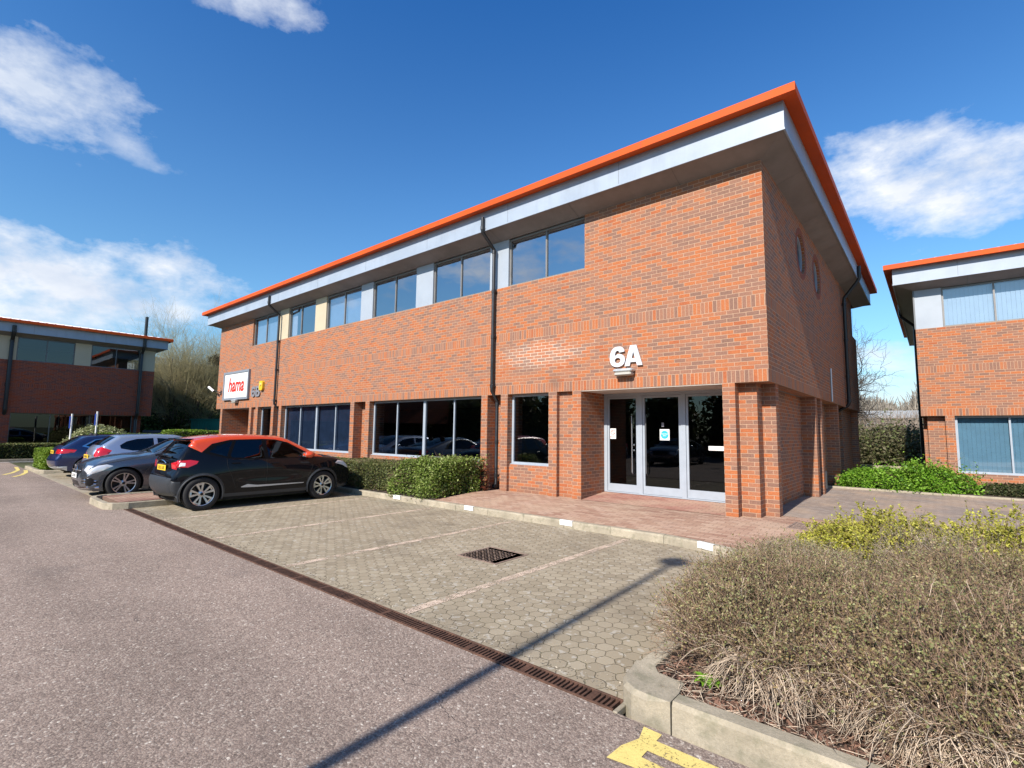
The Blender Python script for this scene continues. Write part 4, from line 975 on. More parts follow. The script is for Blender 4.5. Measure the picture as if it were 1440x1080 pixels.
    for cx_ in xw:
        for sg in (-1, 1):
            prof = []; vs = []; fs = []; n = 18
            for i in range(n+1):
                a = -.35+(PI+.7)*i/n; x_, z_ = cx_+(ra+.004)*math.cos(a), wr+(ra+.004)*math.sin(a)
                vs += [(x_, sg*(W/2-.04 if z_ < .75 else W/2-.07), z_), (x_, sg*(W/2-.38), z_)]
            for i in range(n): fs.append((2*i, 2*i+1, 2*i+3, 2*i+2))
            mb.add(vs, fs)
            mb.add([(cx_+ra*math.cos(-.35+(PI+.7)*i/n), sg*(W/2-.37), wr+ra*math.sin(-.35+(PI+.7)*i/n)) for i in range(n+1)], [tuple(range(n+1))])
    mb.build('underbody', 'black', root, fix=False)
    # cabin: floor, seats, dashboard, steering wheel
    bz = sp['belt']; sx_ = sp['seat']
    mb = MB(); mb.box(sp['cab'][0]-hb, sp['cab'][1]-hb, -W/2+.2, W/2-.2, .5, .58); mb.box(sx_[2]-hb, sx_[2]-hb+.4, -W/2+.17, W/2-.17, .6, bz-.04, .04)
    mb.build('dashboard', 'interior', root)
    for x_ in sx_[:2]:
        for yy in (-.36, .36):
            mb = MB(); x1 = x_-hb; mb.prism([(x1, .85), (x1+.12, .62), (x1+.5, .66), (x1+.5, .80), (x1+.14, .80), (x1-.10, 1.24), (x1-.2, 1.24)], yy-.23, yy+.23, 'y'); mb.box(x1-.22, x1-.12, yy-.12, yy+.12, 1.27, 1.27+.16, .03)
            mb.build('seat', 'interior', root)
    # wheels
    for i, cx_ in enumerate(xw):
        for sg in (-1, 1): make_wheel(root, cx_, sg*(W/2-.115), wr, sg, sp['rimstyle'], sp.get('steer', 0) if i else 0)
    # door seams and handles
    mb = MB()
    for line in sp['seams']:
        pl, _ = catmull([(a-hb, zq(b)) for a, b in line], 6)
        for sg in (-1, 1): mb.tube([(a, sg*(Yb(a, b)+.0005), b) for a, b in pl], .0035, 4)
    mb.build('door_seam', 'seam', root)
    mb = MB()
    for hx, hz in sp['handles']:
        for sg in (-1, 1):
            y_ = Yb(hx-hb, hz)*sg; mb.box(hx-hb-.09, hx-hb+.09, min(y_, y_+sg*.03), max(y_, y_+sg*.03), hz-.013, hz+.013, .008)
    mb.build('door_handle', sp['mats']['handle'], root)
    # mirrors
    mx, mz = sp['mirror']; mz = zq(mz)
    for sg in (-1, 1):
        y0 = Yb(mx-hb, mz-.05); mb = MB()
        prof = [(0, -.02), (.06, -.01), (.095, .05), (.105, .14), (.085, .20), (0, .235)]
        n = 14; vs = []; fs = []
        for r_, a_ in prof:
            for k in range(n): vs.append((mx-hb+r_*1.25*math.cos(2*PI*k/n), sg*(y0+a_), mz+r_*.72*math.sin(2*PI*k/n)+.01*a_))
        for i in range(len(prof)-1):
            for k in range(n): fs.append((i*n+k, i*n+(k+1) % n, (i+1)*n+(k+1) % n, (i+1)*n+k))
        mb.add(vs, fs); mr = mb.build('wing_mirror', sp['mats']['mirror'], root, smooth=60)
        MB().box(mx-hb-.115, mx-hb-.092, min(sg*(y0+.03), sg*(y0+.18)), max(sg*(y0+.03), sg*(y0+.18)), mz-.05, mz+.055, .008).build('mirror_glass', 'steel', mr)
    # wipers, aerial
    MB().tube([(sp['aerial'][0]-hb, 0, zq(sp['aerial'][1])), (sp['aerial'][0]-hb-.10, 0, zq(sp['aerial'][1])+.17)], [.006, .003], 6).build('aerial', 'rim_dark', root)
    # number plates
    for k, col, ht, tx in sp['plates']:
        p = Vector(smap(sk(k), 0)); q = Vector(smap(sk(k)+.02, 0)); up = (q-p).normalized(); nn = Vector((-up.z, 0, up.x))
        if up.z < 0: up = -up
        nn = Vector((math.copysign(1, p.x)*abs(up.z), 0, -math.copysign(1, p.x)*up.x*0)).normalized()
        pl = empty('number_plate', p+nn*.014, parent=root); pl.rotation_euler = (0, 0, PI/2 if p.x > 0 else -PI/2)
        MB().box(-.26, .26, -.008, .004, -.056, .056, .003).build('backing', col, pl)
        text_obj('lettering', tx, .088, .0006, 'black', pl, (0, -.0088, -.032), (PI/2, 0, 0), offset=.0015, sx=1.0)
    sp['extra'] and sp['extra'](root, hb, Yb, smap, sk)
    return root

def arcpoly(cx, cz, r0, r1, a0=-25, a1=205, n=22):
    P = [(cx+r1*math.cos(R(a0+(a1-a0)*i/n)), cz+r1*math.sin(R(a0+(a1-a0)*i/n))) for i in range(n+1)]
    return P+[(cx+r0*math.cos(R(a1-(a1-a0)*i/n)), cz+r0*math.sin(R(a1-(a1-a0)*i/n))) for i in range(n+1)]

# --- black crossover with orange roof (front towards the building)
def suv_extra(root, hb, Yb, smap, sk):
    for sg in (-1, 1):
        mb = MB(); pl = [(1.42, .43), (1.55, .475), (1.75, .445), (2.8, .435), (2.8, .42), (1.75, .405), (1.42, .415)]
        vs = [(a-hb, sg*(Yb(a-hb, b)+.010), b) for a, b in pl]+[(a-hb, sg*(Yb(a-hb, b)-.01), b) for a, b in pl]; n = len(pl)
        mb.add(vs, [tuple(range(n))]+[(i, (i+1) % n, n+(i+1) % n, n+i) for i in range(n)]); mb.build('side_moulding', 'skirt', root)
        pl = arcpoly(.68, .325, .375, .43); 
        for cx_ in (.68, 3.29):
            mb = MB(); P = [(cx_+.392*math.cos(R(a)), .325+.392*math.sin(R(a))) for a in range(-18, 200, 8)]
            P = [p for p in P if p[1] > .2]
            mb.tube([(a-hb, sg*(Yb(a-hb, min(b, .9))+.004), b) for a, b in P], .020, 6); mb.build('arch_trim', 'clad', root, smooth=True)
    p = smap(sk(4.95), 0); mb = MB()
    mb.tube([(p[0]-.02, -.30, p[2]-.02), (p[0]-.035, -.2, p[2]+.03), (p[0]-.04, 0, p[2]+.04), (p[0]-.035, .2, p[2]+.03), (p[0]-.02, .30, p[2]-.02)], .014, 8); mb.build('badge_bar', 'chrome', root, smooth=True)
    q = smap(sk(6.35), 0); MB().tube([(q[0]-.03, 0, q[2]+.03), (q[0]+.02, -.22, q[2]+.07), (q[0]+.05, -.40, q[2]+.085)], .010, 6).build('rear_wiper', 'rim_dark', root)
    q = smap(sk(5.75), 0)
    mb = MB(); mb.tube([(q[0]-.03, -.52, q[2]+.0), (q[0]-.055, -.25, q[2]+.02), (q[0]-.06, 0, q[2]+.025), (q[0]-.055, .25, q[2]+.02), (q[0]-.03, .52, q[2]+.0)], .022, 8); mb.build('tailgate_lip', 'p_black', root, smooth=True)
    q = smap(sk(7.55), 0); MB().box(q[0]-.10, q[0]+.1, -.5, .5, q[2]-.01, q[2]+.02, .01).build('roof_spoiler', 'p_black', root, smooth=True)
    for sg in (-1, 1):
        mb = MB(); x_ = 3.98-hb; mb.tube([(x_+.02, sg*.70, .50), (x_-.02, sg*.735, .64)], .008, 6); mb.build('lamp_strip', 'lens_white', root)
suv = dict(L=4.12, W=1.78, wr=.335, wx=(.68, 3.29), arch=1.15, sill=.24, round=.085,
    top=[(.25, .31), (.18, .41), (.155, .56), (.19, .70), (.25, .84), (.25, .98), (.31, 1.12), (.50, 1.39), (.58, 1.475), (1.0, 1.55), (1.6, 1.572), (2.15, 1.545), (2.50, 1.475), (3.22, 1.075), (3.6, 1.005), (3.92, .885), (4.07, .70), (4.12, .48), (4.04, .26)],
    crown=[.05, .07, .07, .05, .05, .045, .05, .045, .035, .03, .03, .03, .05, .045, .05, .09, .10, .10, .08],
    wz=[(.1, .93), (.3, .965), (.6, 1.0), (.85, .985), (1.02, .94), (1.3, .80), (1.58, .66)], taper=(1.25, 2.9, .19, .18),
    bulge=[(.68, .70, .45, .16, .018), (3.29, .70, .45, .16, .018), (2.0, .62, .9, .10, -.022)], belt=1.0, cab=(.8, 3.2), seat=(1.35, 2.15, 2.75),
    side=[('front_glass', [(1.99, 1.035), (1.965, 1.46), (2.16, 1.455), (2.42, 1.39), (2.86, 1.13), (2.90, 1.045)]), ('rear_glass_side', [(1.22, 1.075), (1.20, 1.12), (1.34, 1.455), (1.87, 1.468), (1.90, 1.04)]),
          ('quarter_glass', [(1.14, 1.09), (.80, 1.21), (.93, 1.33), (1.26, 1.44), (1.13, 1.13)]),
          ('lamp_white', [(.27, .90), (.29, .99), (.38, .98), (.37, .915)]),
          ('tail_light', [(-.1, .875), (-.1, 1.0), (.30, 1.035), (.46, 1.045), (.60, 1.015), (.57, .96), (.42, .885)]), ('head_light', [(3.62, .86), (3.70, .93), (3.95, .90), (4.2, .80), (4.2, .66), (4.0, .71), (3.85, .79)]),
          ('window_trim', [(.66, 1.20), (.86, 1.385), (1.22, 1.475), (1.9, 1.492), (2.18, 1.478), (2.45, 1.41), (3.02, 1.075), (3.02, 1.02), (1.9, 1.02), (1.15, 1.055)]),
          ('roof', [(.42, 1.36), (.66, 1.20), (.9, 1.2), (1.2, 1.40), (2.2, 1.40), (2.4, 1.35), (2.9, 1.06), (3.30, 1.03), (3.28, 1.2), (2.5, 1.7), (.4, 1.7), (.40, 1.45)]),
          ('bumper', [(-.2, 0), (-.2, .665), (.02, .665), (.20, .60), (.30, .60), (.34, .2)]), ('bumper', [(.2, .2), (.2, .31), (3.9, .31), (4.3, .36), (4.3, .0), (.2, .0)]),
          ('bumper', arcpoly(.68, .335, .3, .425)), ('bumper', arcpoly(3.29, .335, .3, .425))],
    strip=[('rear_window', [(6.12, -.86), (6.12, .86), (7.25, .90), (7.25, -.90)]), ('bumper', [(0, -1), (0, 1), (2.72, 1), (2.72, -1)]), ('tail_light', [(3.98, 1), (4.08, .70), (4.9, .66), (5.25, 1)]),
           ('windscreen', [(12.08, -.93), (12.08, .93), (12.95, .93), (12.95, -.93)]), ('roof', [(7.35, -1), (7.35, 1), (13.02, 1), (13.02, -1)]), ('grille', [(15.7, -.7), (15.7, .7), (16.4, .6), (16.4, -.6)]), ('head_light', [(15.3, 1), (15.3, .72), (15.9, .68), (16.0, 1)]),
           ('bumper', [(17.2, -1), (17.2, 1), (18, 1), (18, -1)])],
    mats=dict(body='p_black', front_glass=('side_window', 'car_glass'), rear_glass_side=('side_window', 'car_glass_dark'), quarter_glass=('side_window', 'car_glass_dark'), tail_light='lens_red', lamp_white=('reversing_light', 'lens_white'), head_light='lens_clear',
              window_trim='trim_black', roof='p_orange', bumper='clad', rear_window='car_glass', windscreen='car_glass', grille='rim_dark', handle='p_black', mirror='p_orange'),
    rimstyle='loop', seams=[[(1.94, 1.02), (1.95, .7), (1.93, .36)], [(1.12, 1.05), (1.14, .85), (1.22, .66), (1.32, .40)], [(3.0, 1.02), (3.0, .8), (2.92, .6), (2.86, .36)], [(.07, .66), (.20, .84), (.30, 1.0), (.40, 1.2)]],
    handles=[(1.30, .935), (2.12, .90)], mirror=(2.86, 1.10), aerial=(1.05, 1.56), plates=[(4.05, 'plate_y', .11, 'RE15 LXK')], extra=suv_extra)
make_car('parked_car', 'black crossover car with an orange roof parked in front of the clipped hedge', 'car', (-10.07, -4.31, -.205), PI/2, suv)
# red reflector low in the bumper
for o in [o for o in bpy.data.objects if o.name == 'parked_car']:
    for sg in (-1, 1): MB().box(-1.875, -1.83, sg*.50-.10, sg*.50+.10, .43, .475, .008).build('reflector', 'lens_red', o)

# --- dark grey saloon, nose to the road
def merc_extra(root, hb, Yb, smap, sk):
    p = smap(sk(12.55), 0); mb = MB(); mb.lathe([(.075, 0), (.09, .008), (.09, .02), (.075, .02)], (p[0]+.0, 0, p[2]), 24, 'x')
    for k in range(3):
        a = PI/2+2*PI*k/3; mb.tube([(p[0]+.012, 0, p[2]), (p[0]+.012, .08*math.cos(a), p[2]+.08*math.sin(a))], .008, 6)
    for dz in (-.015,): mb.box(p[0]-.0, p[0]+.018, -.42, -.09, p[2]+dz-.012, p[2]+dz+.012, .004); mb.box(p[0]-.0, p[0]+.018, .09, .42, p[2]+dz-.012, p[2]+dz+.012, .004)
    for s in range(-1, 2, 2):
        ring = [(.44*s, .09), (.46*s, -.02), (.40*s, -.12)]; mb.tube([(p[0]-.03, y_, p[2]+z_) for y_, z_ in ring], .010, 6)
    mb.build('grille_star', 'chrome', root, smooth=True)
    for sg in (-1, 1):
        mb = MB()
        for k_, x_, dz in ((13.55, 4.50, .42), (13.85, 4.50, .35)): mb.tube([smap(sk(k_), sg*v_) for v_ in (.68, .82, .93, 1.)]+[(x_-hb, sg*(Yb(x_-hb, dz)+.006), dz)], .013, 6)
        mb.tube([smap(sk(14.45), sg*v_) for v_ in (.30, .6, .85, 1.)]+[(4.44-hb, sg*(Yb(4.44-hb, .27)+.006), .27)], .026, 6)
        mb.build('bumper_trim', 'chrome', root, smooth=True)
merc = dict(L=4.85, W=1.86, wr=.345, wx=(1.12, 4.0), arch=1.13, sill=.18, round=.08,
    top=[(.14, .28), (.02, .50), (.05, .82), (.16, .98), (.60, 1.06), (1.2, 1.25), (1.75, 1.395), (2.3, 1.44), (2.75, 1.385), (3.42, 1.035), (3.95, .965), (4.36, .86), (4.60, .73), (4.67, .56), (4.68, .36), (4.58, .20)],
    crown=[.05, .08, .06, .05, .05, .05, .035, .03, .05, .05, .06, .07, .07, .07, .07, .06],
    wz=[(.1, .93), (.3, .97), (.6, 1.0), (.82, .985), (.98, .91), (1.2, .79), (1.44, .64)], taper=(1.2, 3.5, .14, .15), bulge=[(4.0, .66, .5, .16, .02), (1.12, .66, .5, .16, .02), (2.5, .60, .9, .09, -.02)], belt=.95, cab=(1.2, 3.2), seat=(1.7, 2.4, 3.0),
    side=[('side_window', [(1.35, 1.0), (1.75, 1.28), (2.25, 1.36), (2.65, 1.31), (3.12, 1.04), (3.1, .97)]), ('head_light', [(4.22, .76), (4.34, .80), (4.5, .77), (4.66, .66), (4.8, .58), (4.6, .58), (4.40, .66)]), ('tail_light', [(-.1, .75), (-.1, .95), (.4, .93), (.3, .78)]),
          ('window_trim', [(1.2, .98), (1.7, 1.31), (2.25, 1.39), (2.72, 1.34), (3.25, 1.04), (3.25, .95)]), ('intake', [(4.46, .40), (4.60, .50), (4.74, .50), (4.80, .33), (4.60, .31)]), ('sill_trim', [(1.6, .1), (1.6, .235), (3.5, .235), (3.5, .1)])],
    strip=[('windscreen', [(8.02, -.93), (8.02, .93), (8.98, .94), (8.98, -.94)]), ('rear_window', [(4.1, -.85), (4.1, .85), (5.9, .88), (5.9, -.88)]), ('head_light', [(11.75, 1), (11.95, .66), (12.5, .68), (12.8, 1)]), ('grille', [(11.98, -.50), (11.98, .50), (12.5, .56), (13.1, .46), (13.1, -.46), (12.5, -.56)]),
           ('intake', [(13.75, -.42), (13.75, .42), (14.25, .48), (14.25, -.48)]), ('intake', [(13.4, .74), (13.4, .92), (14.0, .92), (14.0, .70)])],
    mats=dict(body='p_grey', side_window='car_glass', head_light='lens_clear', tail_light='lens_red', window_trim='trim_black', intake='rim_dark', sill_trim='rim_dark', windscreen='car_glass', rear_window='car_glass', grille='rim_dark', handle='p_grey', mirror='p_grey'),
    rimstyle='twin', seams=[[(3.2, .96), (3.22, .7), (3.15, .4), (3.1, .24)], [(3.55, 1.0), (4.2, .85), (4.45, .79)], [(1.95, .97), (1.9, .6), (1.8, .25)]], handles=[(2.1, .86)], mirror=(2.95, 1.03), aerial=(1.9, 1.41), plates=[(13.25, 'plate_w', .11, 'LC67 VGE')], extra=merc_extra)
make_car('parked_car', 'dark grey saloon car parked nose towards the road beside the paved island', 'car', (-13.42, -4.68, -.205), -PI/2, merc)

# --- silver blue hatchback, tail to the road
hatch = dict(L=4.0, W=1.74, wr=.31, wx=(.72, 3.22), arch=1.13, sill=.20, round=.085,
    top=[(.14, .28), (.02, .42), (.0, .62), (.06, .80), (.10, .98), (.20, 1.12), (.52, 1.38), (.70, 1.45), (1.2, 1.485), (1.75, 1.48), (2.25, 1.41), (3.05, 1.03), (3.5, .92), (3.85, .74), (3.98, .52), (3.9, .24)],
    crown=[.05, .08, .08, .06, .06, .06, .06, .04, .03, .03, .04, .05, .07, .10, .11, .09],
    wz=[(.1, .93), (.3, .97), (.6, 1.0), (.85, .985), (1.0, .93), (1.25, .80), (1.5, .66)], taper=(1.2, 2.8, .16, .17), bulge=[(.72, .64, .45, .16, .02), (3.22, .64, .45, .16, .02)], belt=.98, cab=(.8, 3.0), seat=(1.2, 1.95, 2.6),
    side=[('side_window', [(.62, 1.06), (.60, 1.16), (.76, 1.28), (1.0, 1.355), (1.42, 1.385), (1.45, .99), (.9, .99)]), ('side_window', [(1.54, .99), (1.52, 1.385), (1.85, 1.36), (2.2, 1.28), (2.66, 1.04), (2.7, .98)]), ('tail_light', [(-.1, .72), (.0, .80), (.04, 1.05), (.18, 1.12), (.34, 1.04), (.42, 1.0), (.28, .80), (.18, .70)]), ('head_light', [(3.4, .72), (3.5, .84), (3.8, .78), (4.0, .62), (3.8, .6)])],
    strip=[('rear_window', [(5.05, -.84), (5.05, .84), (6.1, .86), (6.1, -.86)]), ('tail_light', [(3.0, 1), (3.3, .80), (4.5, .82), (4.9, 1)]), ('windscreen', [(10.05, -.93), (10.05, .93), (10.95, .93), (10.95, -.93)]), ('head_light', [(12.7, 1), (12.7, .66), (13.4, .66), (13.4, 1)]), ('grille', [(13.4, -.5), (13.4, .5), (14.0, .45), (14.0, -.45)])],
    mats=dict(body='p_silver', side_window='car_glass', tail_light='lens_red', head_light='lens_clear', rear_window='car_glass', windscreen='car_glass', grille='rim_dark', handle='p_silver', mirror='p_silver'),
    rimstyle='plain', seams=[[(1.50, .98), (1.46, .7), (1.40, .5), (1.30, .3)], [(2.78, .99), (2.8, .7), (2.75, .3)], [(.1, .62), (.3, .7), (.34, .78)]], handles=[(1.62, .86)], mirror=(2.62, 1.05), aerial=(.8, 1.46), plates=[(2.9, 'plate_y', .11, 'KN08 FXA')], extra=None)
make_car('parked_car', 'pale blue silver hatchback parked between the dark grey and the navy car', 'car', (-16.72, -4.25, -.2), PI/2, hatch)
# --- navy hatchback
audi = dict(hatch, L=4.3, W=1.79, wr=.335, wx=(.82, 3.45),
    top=[(.16, .28), (.03, .40), (.0, .58), (.07, .74), (.12, .92), (.22, 1.02), (.60, 1.30), (.85, 1.385), (1.4, 1.42), (2.0, 1.42), (2.5, 1.34), (3.25, 1.0), (3.75, .90), (4.12, .74), (4.27, .52), (4.2, .24)],
    side=[('side_window', [(.72, 1.055), (.98, 1.25), (1.30, 1.305), (1.42, 1.31), (1.42, .99), (.9, .99)]), ('side_window', [(1.48, .99), (1.48, 1.315), (2.0, 1.32), (2.02, .98)]), ('side_window', [(2.1, .98), (2.08, 1.32), (2.4, 1.27), (2.85, 1.04), (2.9, .97)]),
          ('window_trim', [(.62, 1.04), (.95, 1.275), (1.30, 1.33), (2.08, 1.345), (2.42, 1.295), (2.95, 1.03), (3.0, .955), (.86, .968)]), ('tail_light', [(-.1, .78), (-.1, .93), (.2, .95), (.50, .915), (.44, .83), (.2, .79)]), ('head_light', [(3.7, .72), (3.8, .82), (4.1, .76), (4.3, .62), (4.1, .6)]), ('diffuser', [(-.2, .1), (-.2, .36), (.3, .38), (.32, .1)])],
    strip=[('rear_window', [(5.05, -.84), (5.05, .84), (6.1, .86), (6.1, -.86)]), ('tail_light', [(3.2, 1), (3.2, .60), (4.0, .60), (4.1, 1)]), ('windscreen', [(10.05, -.93), (10.05, .93), (10.95, .93), (10.95, -.93)]), ('head_light', [(12.7, 1), (12.7, .66), (13.4, .66), (13.4, 1)]), ('grille', [(13.0, -.5), (13.0, .5), (14.2, .45), (14.2, -.45)]), ('diffuser', [(0, -1), (0, 1), (.9, 1), (.9, -1)])],
    mats=dict(body='p_navy', side_window='car_glass', tail_light='lens_red', head_light='lens_clear', rear_window='car_glass', windscreen='car_glass', grille='rim_dark', handle='p_navy', mirror='p_navy', window_trim='chrome', diffuser='galv'),
    rimstyle='twin', seams=[[(1.46, .98), (1.44, .7), (1.50, .5), (1.46, .28)], [(2.06, .98), (2.06, .3)], [(3.02, .98), (3.05, .7), (2.98, .3)]], handles=[(1.6, .86), (2.25, .85)], mirror=(2.86, 1.04), aerial=(1.0, 1.41), plates=[(3.4, 'plate_y', .11, 'BD16 OEL')], extra=None)
make_car('parked_car', 'navy blue hatchback with red tail lights farthest along the row beside the box hedge', 'car', (-19.95, -4.45, -.2), PI/2, audi)

# ------------------------------------------------------------------ vegetation
def leaf_mat(name, cols, rough=.55, trans=.25, dead=None):
    m, t, b = newmat(name); g = t.new('ShaderNodeNewGeometry').outputs['Random Per Island']
    n = len(cols); c = t.ramp(g, [(i/(n-1), q) for i, q in enumerate(cols)])
    p = t.new('ShaderNodeTexCoord').outputs['Object']; f = t.rng(t.noise(p, 2.2, 3), .3, .7, .72, 1.25); c = t.mix(1., c, t.xyz(f, f, f), 'MULTIPLY')
    t.link(c, b.inputs['Base Color']); b.inputs['Roughness'].default_value = rough; b.inputs['Specular IOR Level'].default_value = .3
    out = t.n['Material Output']; tl = t.new('ShaderNodeBsdfTranslucent'); t.link(c, tl.inputs[0]); mx = t.new('ShaderNodeMixShader'); mx.inputs[0].default_value = trans
    t.link(b.outputs[0], mx.inputs[1]); t.link(tl.outputs[0], mx.inputs[2]); t.link(mx.outputs[0], out.inputs['Surface']); return m
M['lf_hedge'] = leaf_mat('hedge_leaves', [(.055, .075, .02), (.10, .125, .035), (.15, .17, .055), (.20, .17, .07)])
M['lf_bright'] = leaf_mat('bright_leaves', [(.07, .12, .015), (.14, .21, .03), (.22, .29, .06), (.34, .38, .14)])
M['lf_box'] = leaf_mat('box_leaves', [(.08, .14, .012), (.15, .24, .02), (.22, .32, .03)])
M['lf_green'] = leaf_mat('vivid_leaves', [(.05, .13, .008), (.11, .25, .015), (.19, .36, .03), (.26, .42, .06)])
M['lf_dark'] = leaf_mat('dark_leaves', [(.022, .036, .012), (.04, .058, .018), (.075, .085, .03), (.11, .09, .05)])
M['lf_thicket'] = leaf_mat('thicket_leaves', [(.06, .075, .025), (.11, .10, .05), (.15, .13, .07), (.13, .17, .05)])
M['lf_varieg'] = leaf_mat('variegated_leaves', [(.14, .17, .05), (.32, .34, .16), (.46, .46, .28)])
M['lf_ivy'] = leaf_mat('ivy_leaves', [(.05, .09, .02), (.09, .15, .035), (.17, .23, .07)])
M['lf_red'] = leaf_mat('red_shoots', [(.22, .05, .03), (.30, .10, .05), (.14, .12, .04)])
M['lf_gold'] = leaf_mat('golden_leaves', [(.30, .30, .035), (.48, .46, .06), (.62, .58, .12), (.40, .44, .06)], trans=.35)
M['lf_dry'] = leaf_mat('small_dry_leaves', [(.18, .11, .06), (.29, .22, .10), (.28, .28, .10), (.21, .24, .10), (.37, .35, .17), (.40, .28, .17)])
M['twig'] = mat('brown_twigs', (.235, .155, .105), .85, island=.7); M['twig_pale'] = mat('pale_twigs', (.50, .40, .30), .85, island=.4); M['twig_grey'] = mat('grey_twigs', (.33, .265, .205), .85, island=.4)
M['bark'] = mat('bark', (.14, .115, .085), .9, noise=(9, .3)); M['branch'] = mat('bare_branches', (.31, .27, .14), .9, island=.35); M['branch_far'] = mat('far_branches', (.24, .21, .17), .9, island=.35)
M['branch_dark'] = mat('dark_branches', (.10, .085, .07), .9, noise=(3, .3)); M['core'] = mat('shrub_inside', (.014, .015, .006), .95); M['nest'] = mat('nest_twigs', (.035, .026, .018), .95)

def quads(C, size, rs, up=0., aspect=1.6):
    """randomly turned leaf quads (diamonds) at the centres C"""
    n = len(C); N = rs.normal(size=(n, 3)); N[:, 2] = np.abs(N[:, 2])+up; N /= np.linalg.norm(N, axis=1)[:, None]
    A = np.cross(N, rs.normal(size=(n, 3))); A /= np.linalg.norm(A, axis=1)[:, None]; B = np.cross(N, A)
    s = size*rs.uniform(.6, 1.3, (n, 1)); A = A*s*aspect/2; B = B*s/2
    V = np.stack([C-A, C-A*.1+B, C+A, C-A*.1-B], 1).reshape(-1, 3); return V, np.arange(4*n).reshape(n, 4)
def tubes(P, Rr, k=3):
    """P (n, m, 3) polylines, Rr (n, m) radii -> verts, quads"""
    n, m, _ = P.shape; D = np.zeros_like(P); D[:, 1:-1] = P[:, 2:]-P[:, :-2]; D[:, 0] = P[:, 1]-P[:, 0]; D[:, -1] = P[:, -1]-P[:, -2]
    D /= np.linalg.norm(D, axis=2)[..., None]+1e-9; ref = np.where(np.abs(D[..., 2:3]) < .9, [[[0, 0, 1.]]], [[[1., 0, 0]]])
    A = np.cross(D, ref); A /= np.linalg.norm(A, axis=2)[..., None]+1e-9; B = np.cross(D, A)
    ang = 2*PI*np.arange(k)/k; V = P[:, :, None, :]+(A[:, :, None, :]*np.cos(ang)[None, None, :, None]+B[:, :, None, :]*np.sin(ang)[None, None, :, None])*Rr[:, :, None, None]
    idx = np.arange(n*m*k).reshape(n, m, k); a = idx[:, :-1, :]; b = idx[:, 1:, :]
    Q = np.stack([a, np.roll(a, -1, 2), np.roll(b, -1, 2), b], -1).reshape(-1, 4); return V.reshape(-1, 3), Q
def join(parts):
    Vs, Qs, mi = [], [], []; b = 0
    for V, Q, m in parts: Vs.append(V); Qs.append(Q+b); mi.append(np.full(len(Q), m)); b += len(V)
    return np.vstack(Vs), np.vstack(Qs), np.concatenate(mi)
def lumps(P, seed, amp, sc):
    s = np.random.RandomState(seed); out = np.zeros(len(P))
    for _ in range(9):
        k = s.normal(size=3)*sc; out += np.sin(P@k+s.uniform(0, 6.3))
    return 1+amp*out/4
def shrub(name, label, kind, cen, half, n, leaf, m, cat='shrub', seed=1, lump=.12, lsc=4., tilt=0., shell=.16, core=.80, twigs=0, twig_m='twig', group=None, stray=.05, flat_base=True, aspect=1.6):
    rs = np.random.RandomState(seed); cx, cy, cz = cen; hx, hy, hz = half
    if kind == 'box':
        U = rs.uniform(-1, 1, (n, 3)); f = rs.randint(0, 3, n); w = np.array([hy*hz, hx*hz, hx*hy*.6]); f = rs.choice(3, n, p=w/w.sum())
        sg = rs.choice([-1, 1], n); U[np.arange(n), f] = sg; U[:, 2] = np.where(f == 2, 1, U[:, 2])
        dn = 1-shell*rs.uniform(0, 1, n)**1.6*np.minimum(1, .5/min(half))+rs.normal(0, stray*.4, n)*(rs.rand(n) < .25)
        e = 1-.05*(np.abs(U)**6).sum(1)/2; P = U*np.array(half)*(dn*e)[:, None]
    else:
        U = rs.normal(size=(n, 3)); U /= np.linalg.norm(U, axis=1)[:, None]; U[:, 2] = np.abs(U[:, 2]) if flat_base else U[:, 2]
        dn = 1-shell*1.5*rs.uniform(0, 1, n)**1.4+np.abs(rs.normal(0, stray, n))*(rs.rand(n) < .3); P = U*np.array(half)*dn[:, None]
    P *= lumps(P+np.array(cen), seed, lump, lsc)[:, None]
    V, Q = quads(P, leaf, rs, .3, aspect); parts = [(V, Q, 0)]
    # opaque heart so that nothing shows through the middle
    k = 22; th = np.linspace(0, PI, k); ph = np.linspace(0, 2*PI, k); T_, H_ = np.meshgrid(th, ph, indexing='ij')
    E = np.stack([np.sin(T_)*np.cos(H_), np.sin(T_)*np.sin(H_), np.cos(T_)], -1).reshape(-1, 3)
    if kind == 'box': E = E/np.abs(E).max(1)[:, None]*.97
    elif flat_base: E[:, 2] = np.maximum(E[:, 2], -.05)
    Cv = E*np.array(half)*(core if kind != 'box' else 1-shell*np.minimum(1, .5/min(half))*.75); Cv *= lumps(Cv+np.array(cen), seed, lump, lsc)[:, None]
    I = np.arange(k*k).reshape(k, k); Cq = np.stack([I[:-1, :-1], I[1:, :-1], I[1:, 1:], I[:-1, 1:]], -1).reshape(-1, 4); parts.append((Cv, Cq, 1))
    if twigs:
        a = P[rs.choice(n, twigs)]; d = a/np.linalg.norm(a, axis=1)[:, None]+rs.normal(0, .25, a.shape); L_ = rs.uniform(.04, .13, (twigs, 1)); s_ = a*.85
        PP = np.stack([s_, (s_+a)/2+rs.normal(0, .01, a.shape), a+d*L_], 1); V2, Q2 = tubes(PP, np.tile([.004, .003, .0015], (twigs, 1))); parts.append((V2, Q2, 2))
    V, Q, mi = join(parts)
    if kind == 'box' or flat_base: V[:, 2] = np.maximum(V[:, 2], (-half[2] if kind == 'box' else -.02))
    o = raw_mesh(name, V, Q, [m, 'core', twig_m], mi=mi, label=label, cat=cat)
    if group: o['group'] = group
    o.location = cen; return o
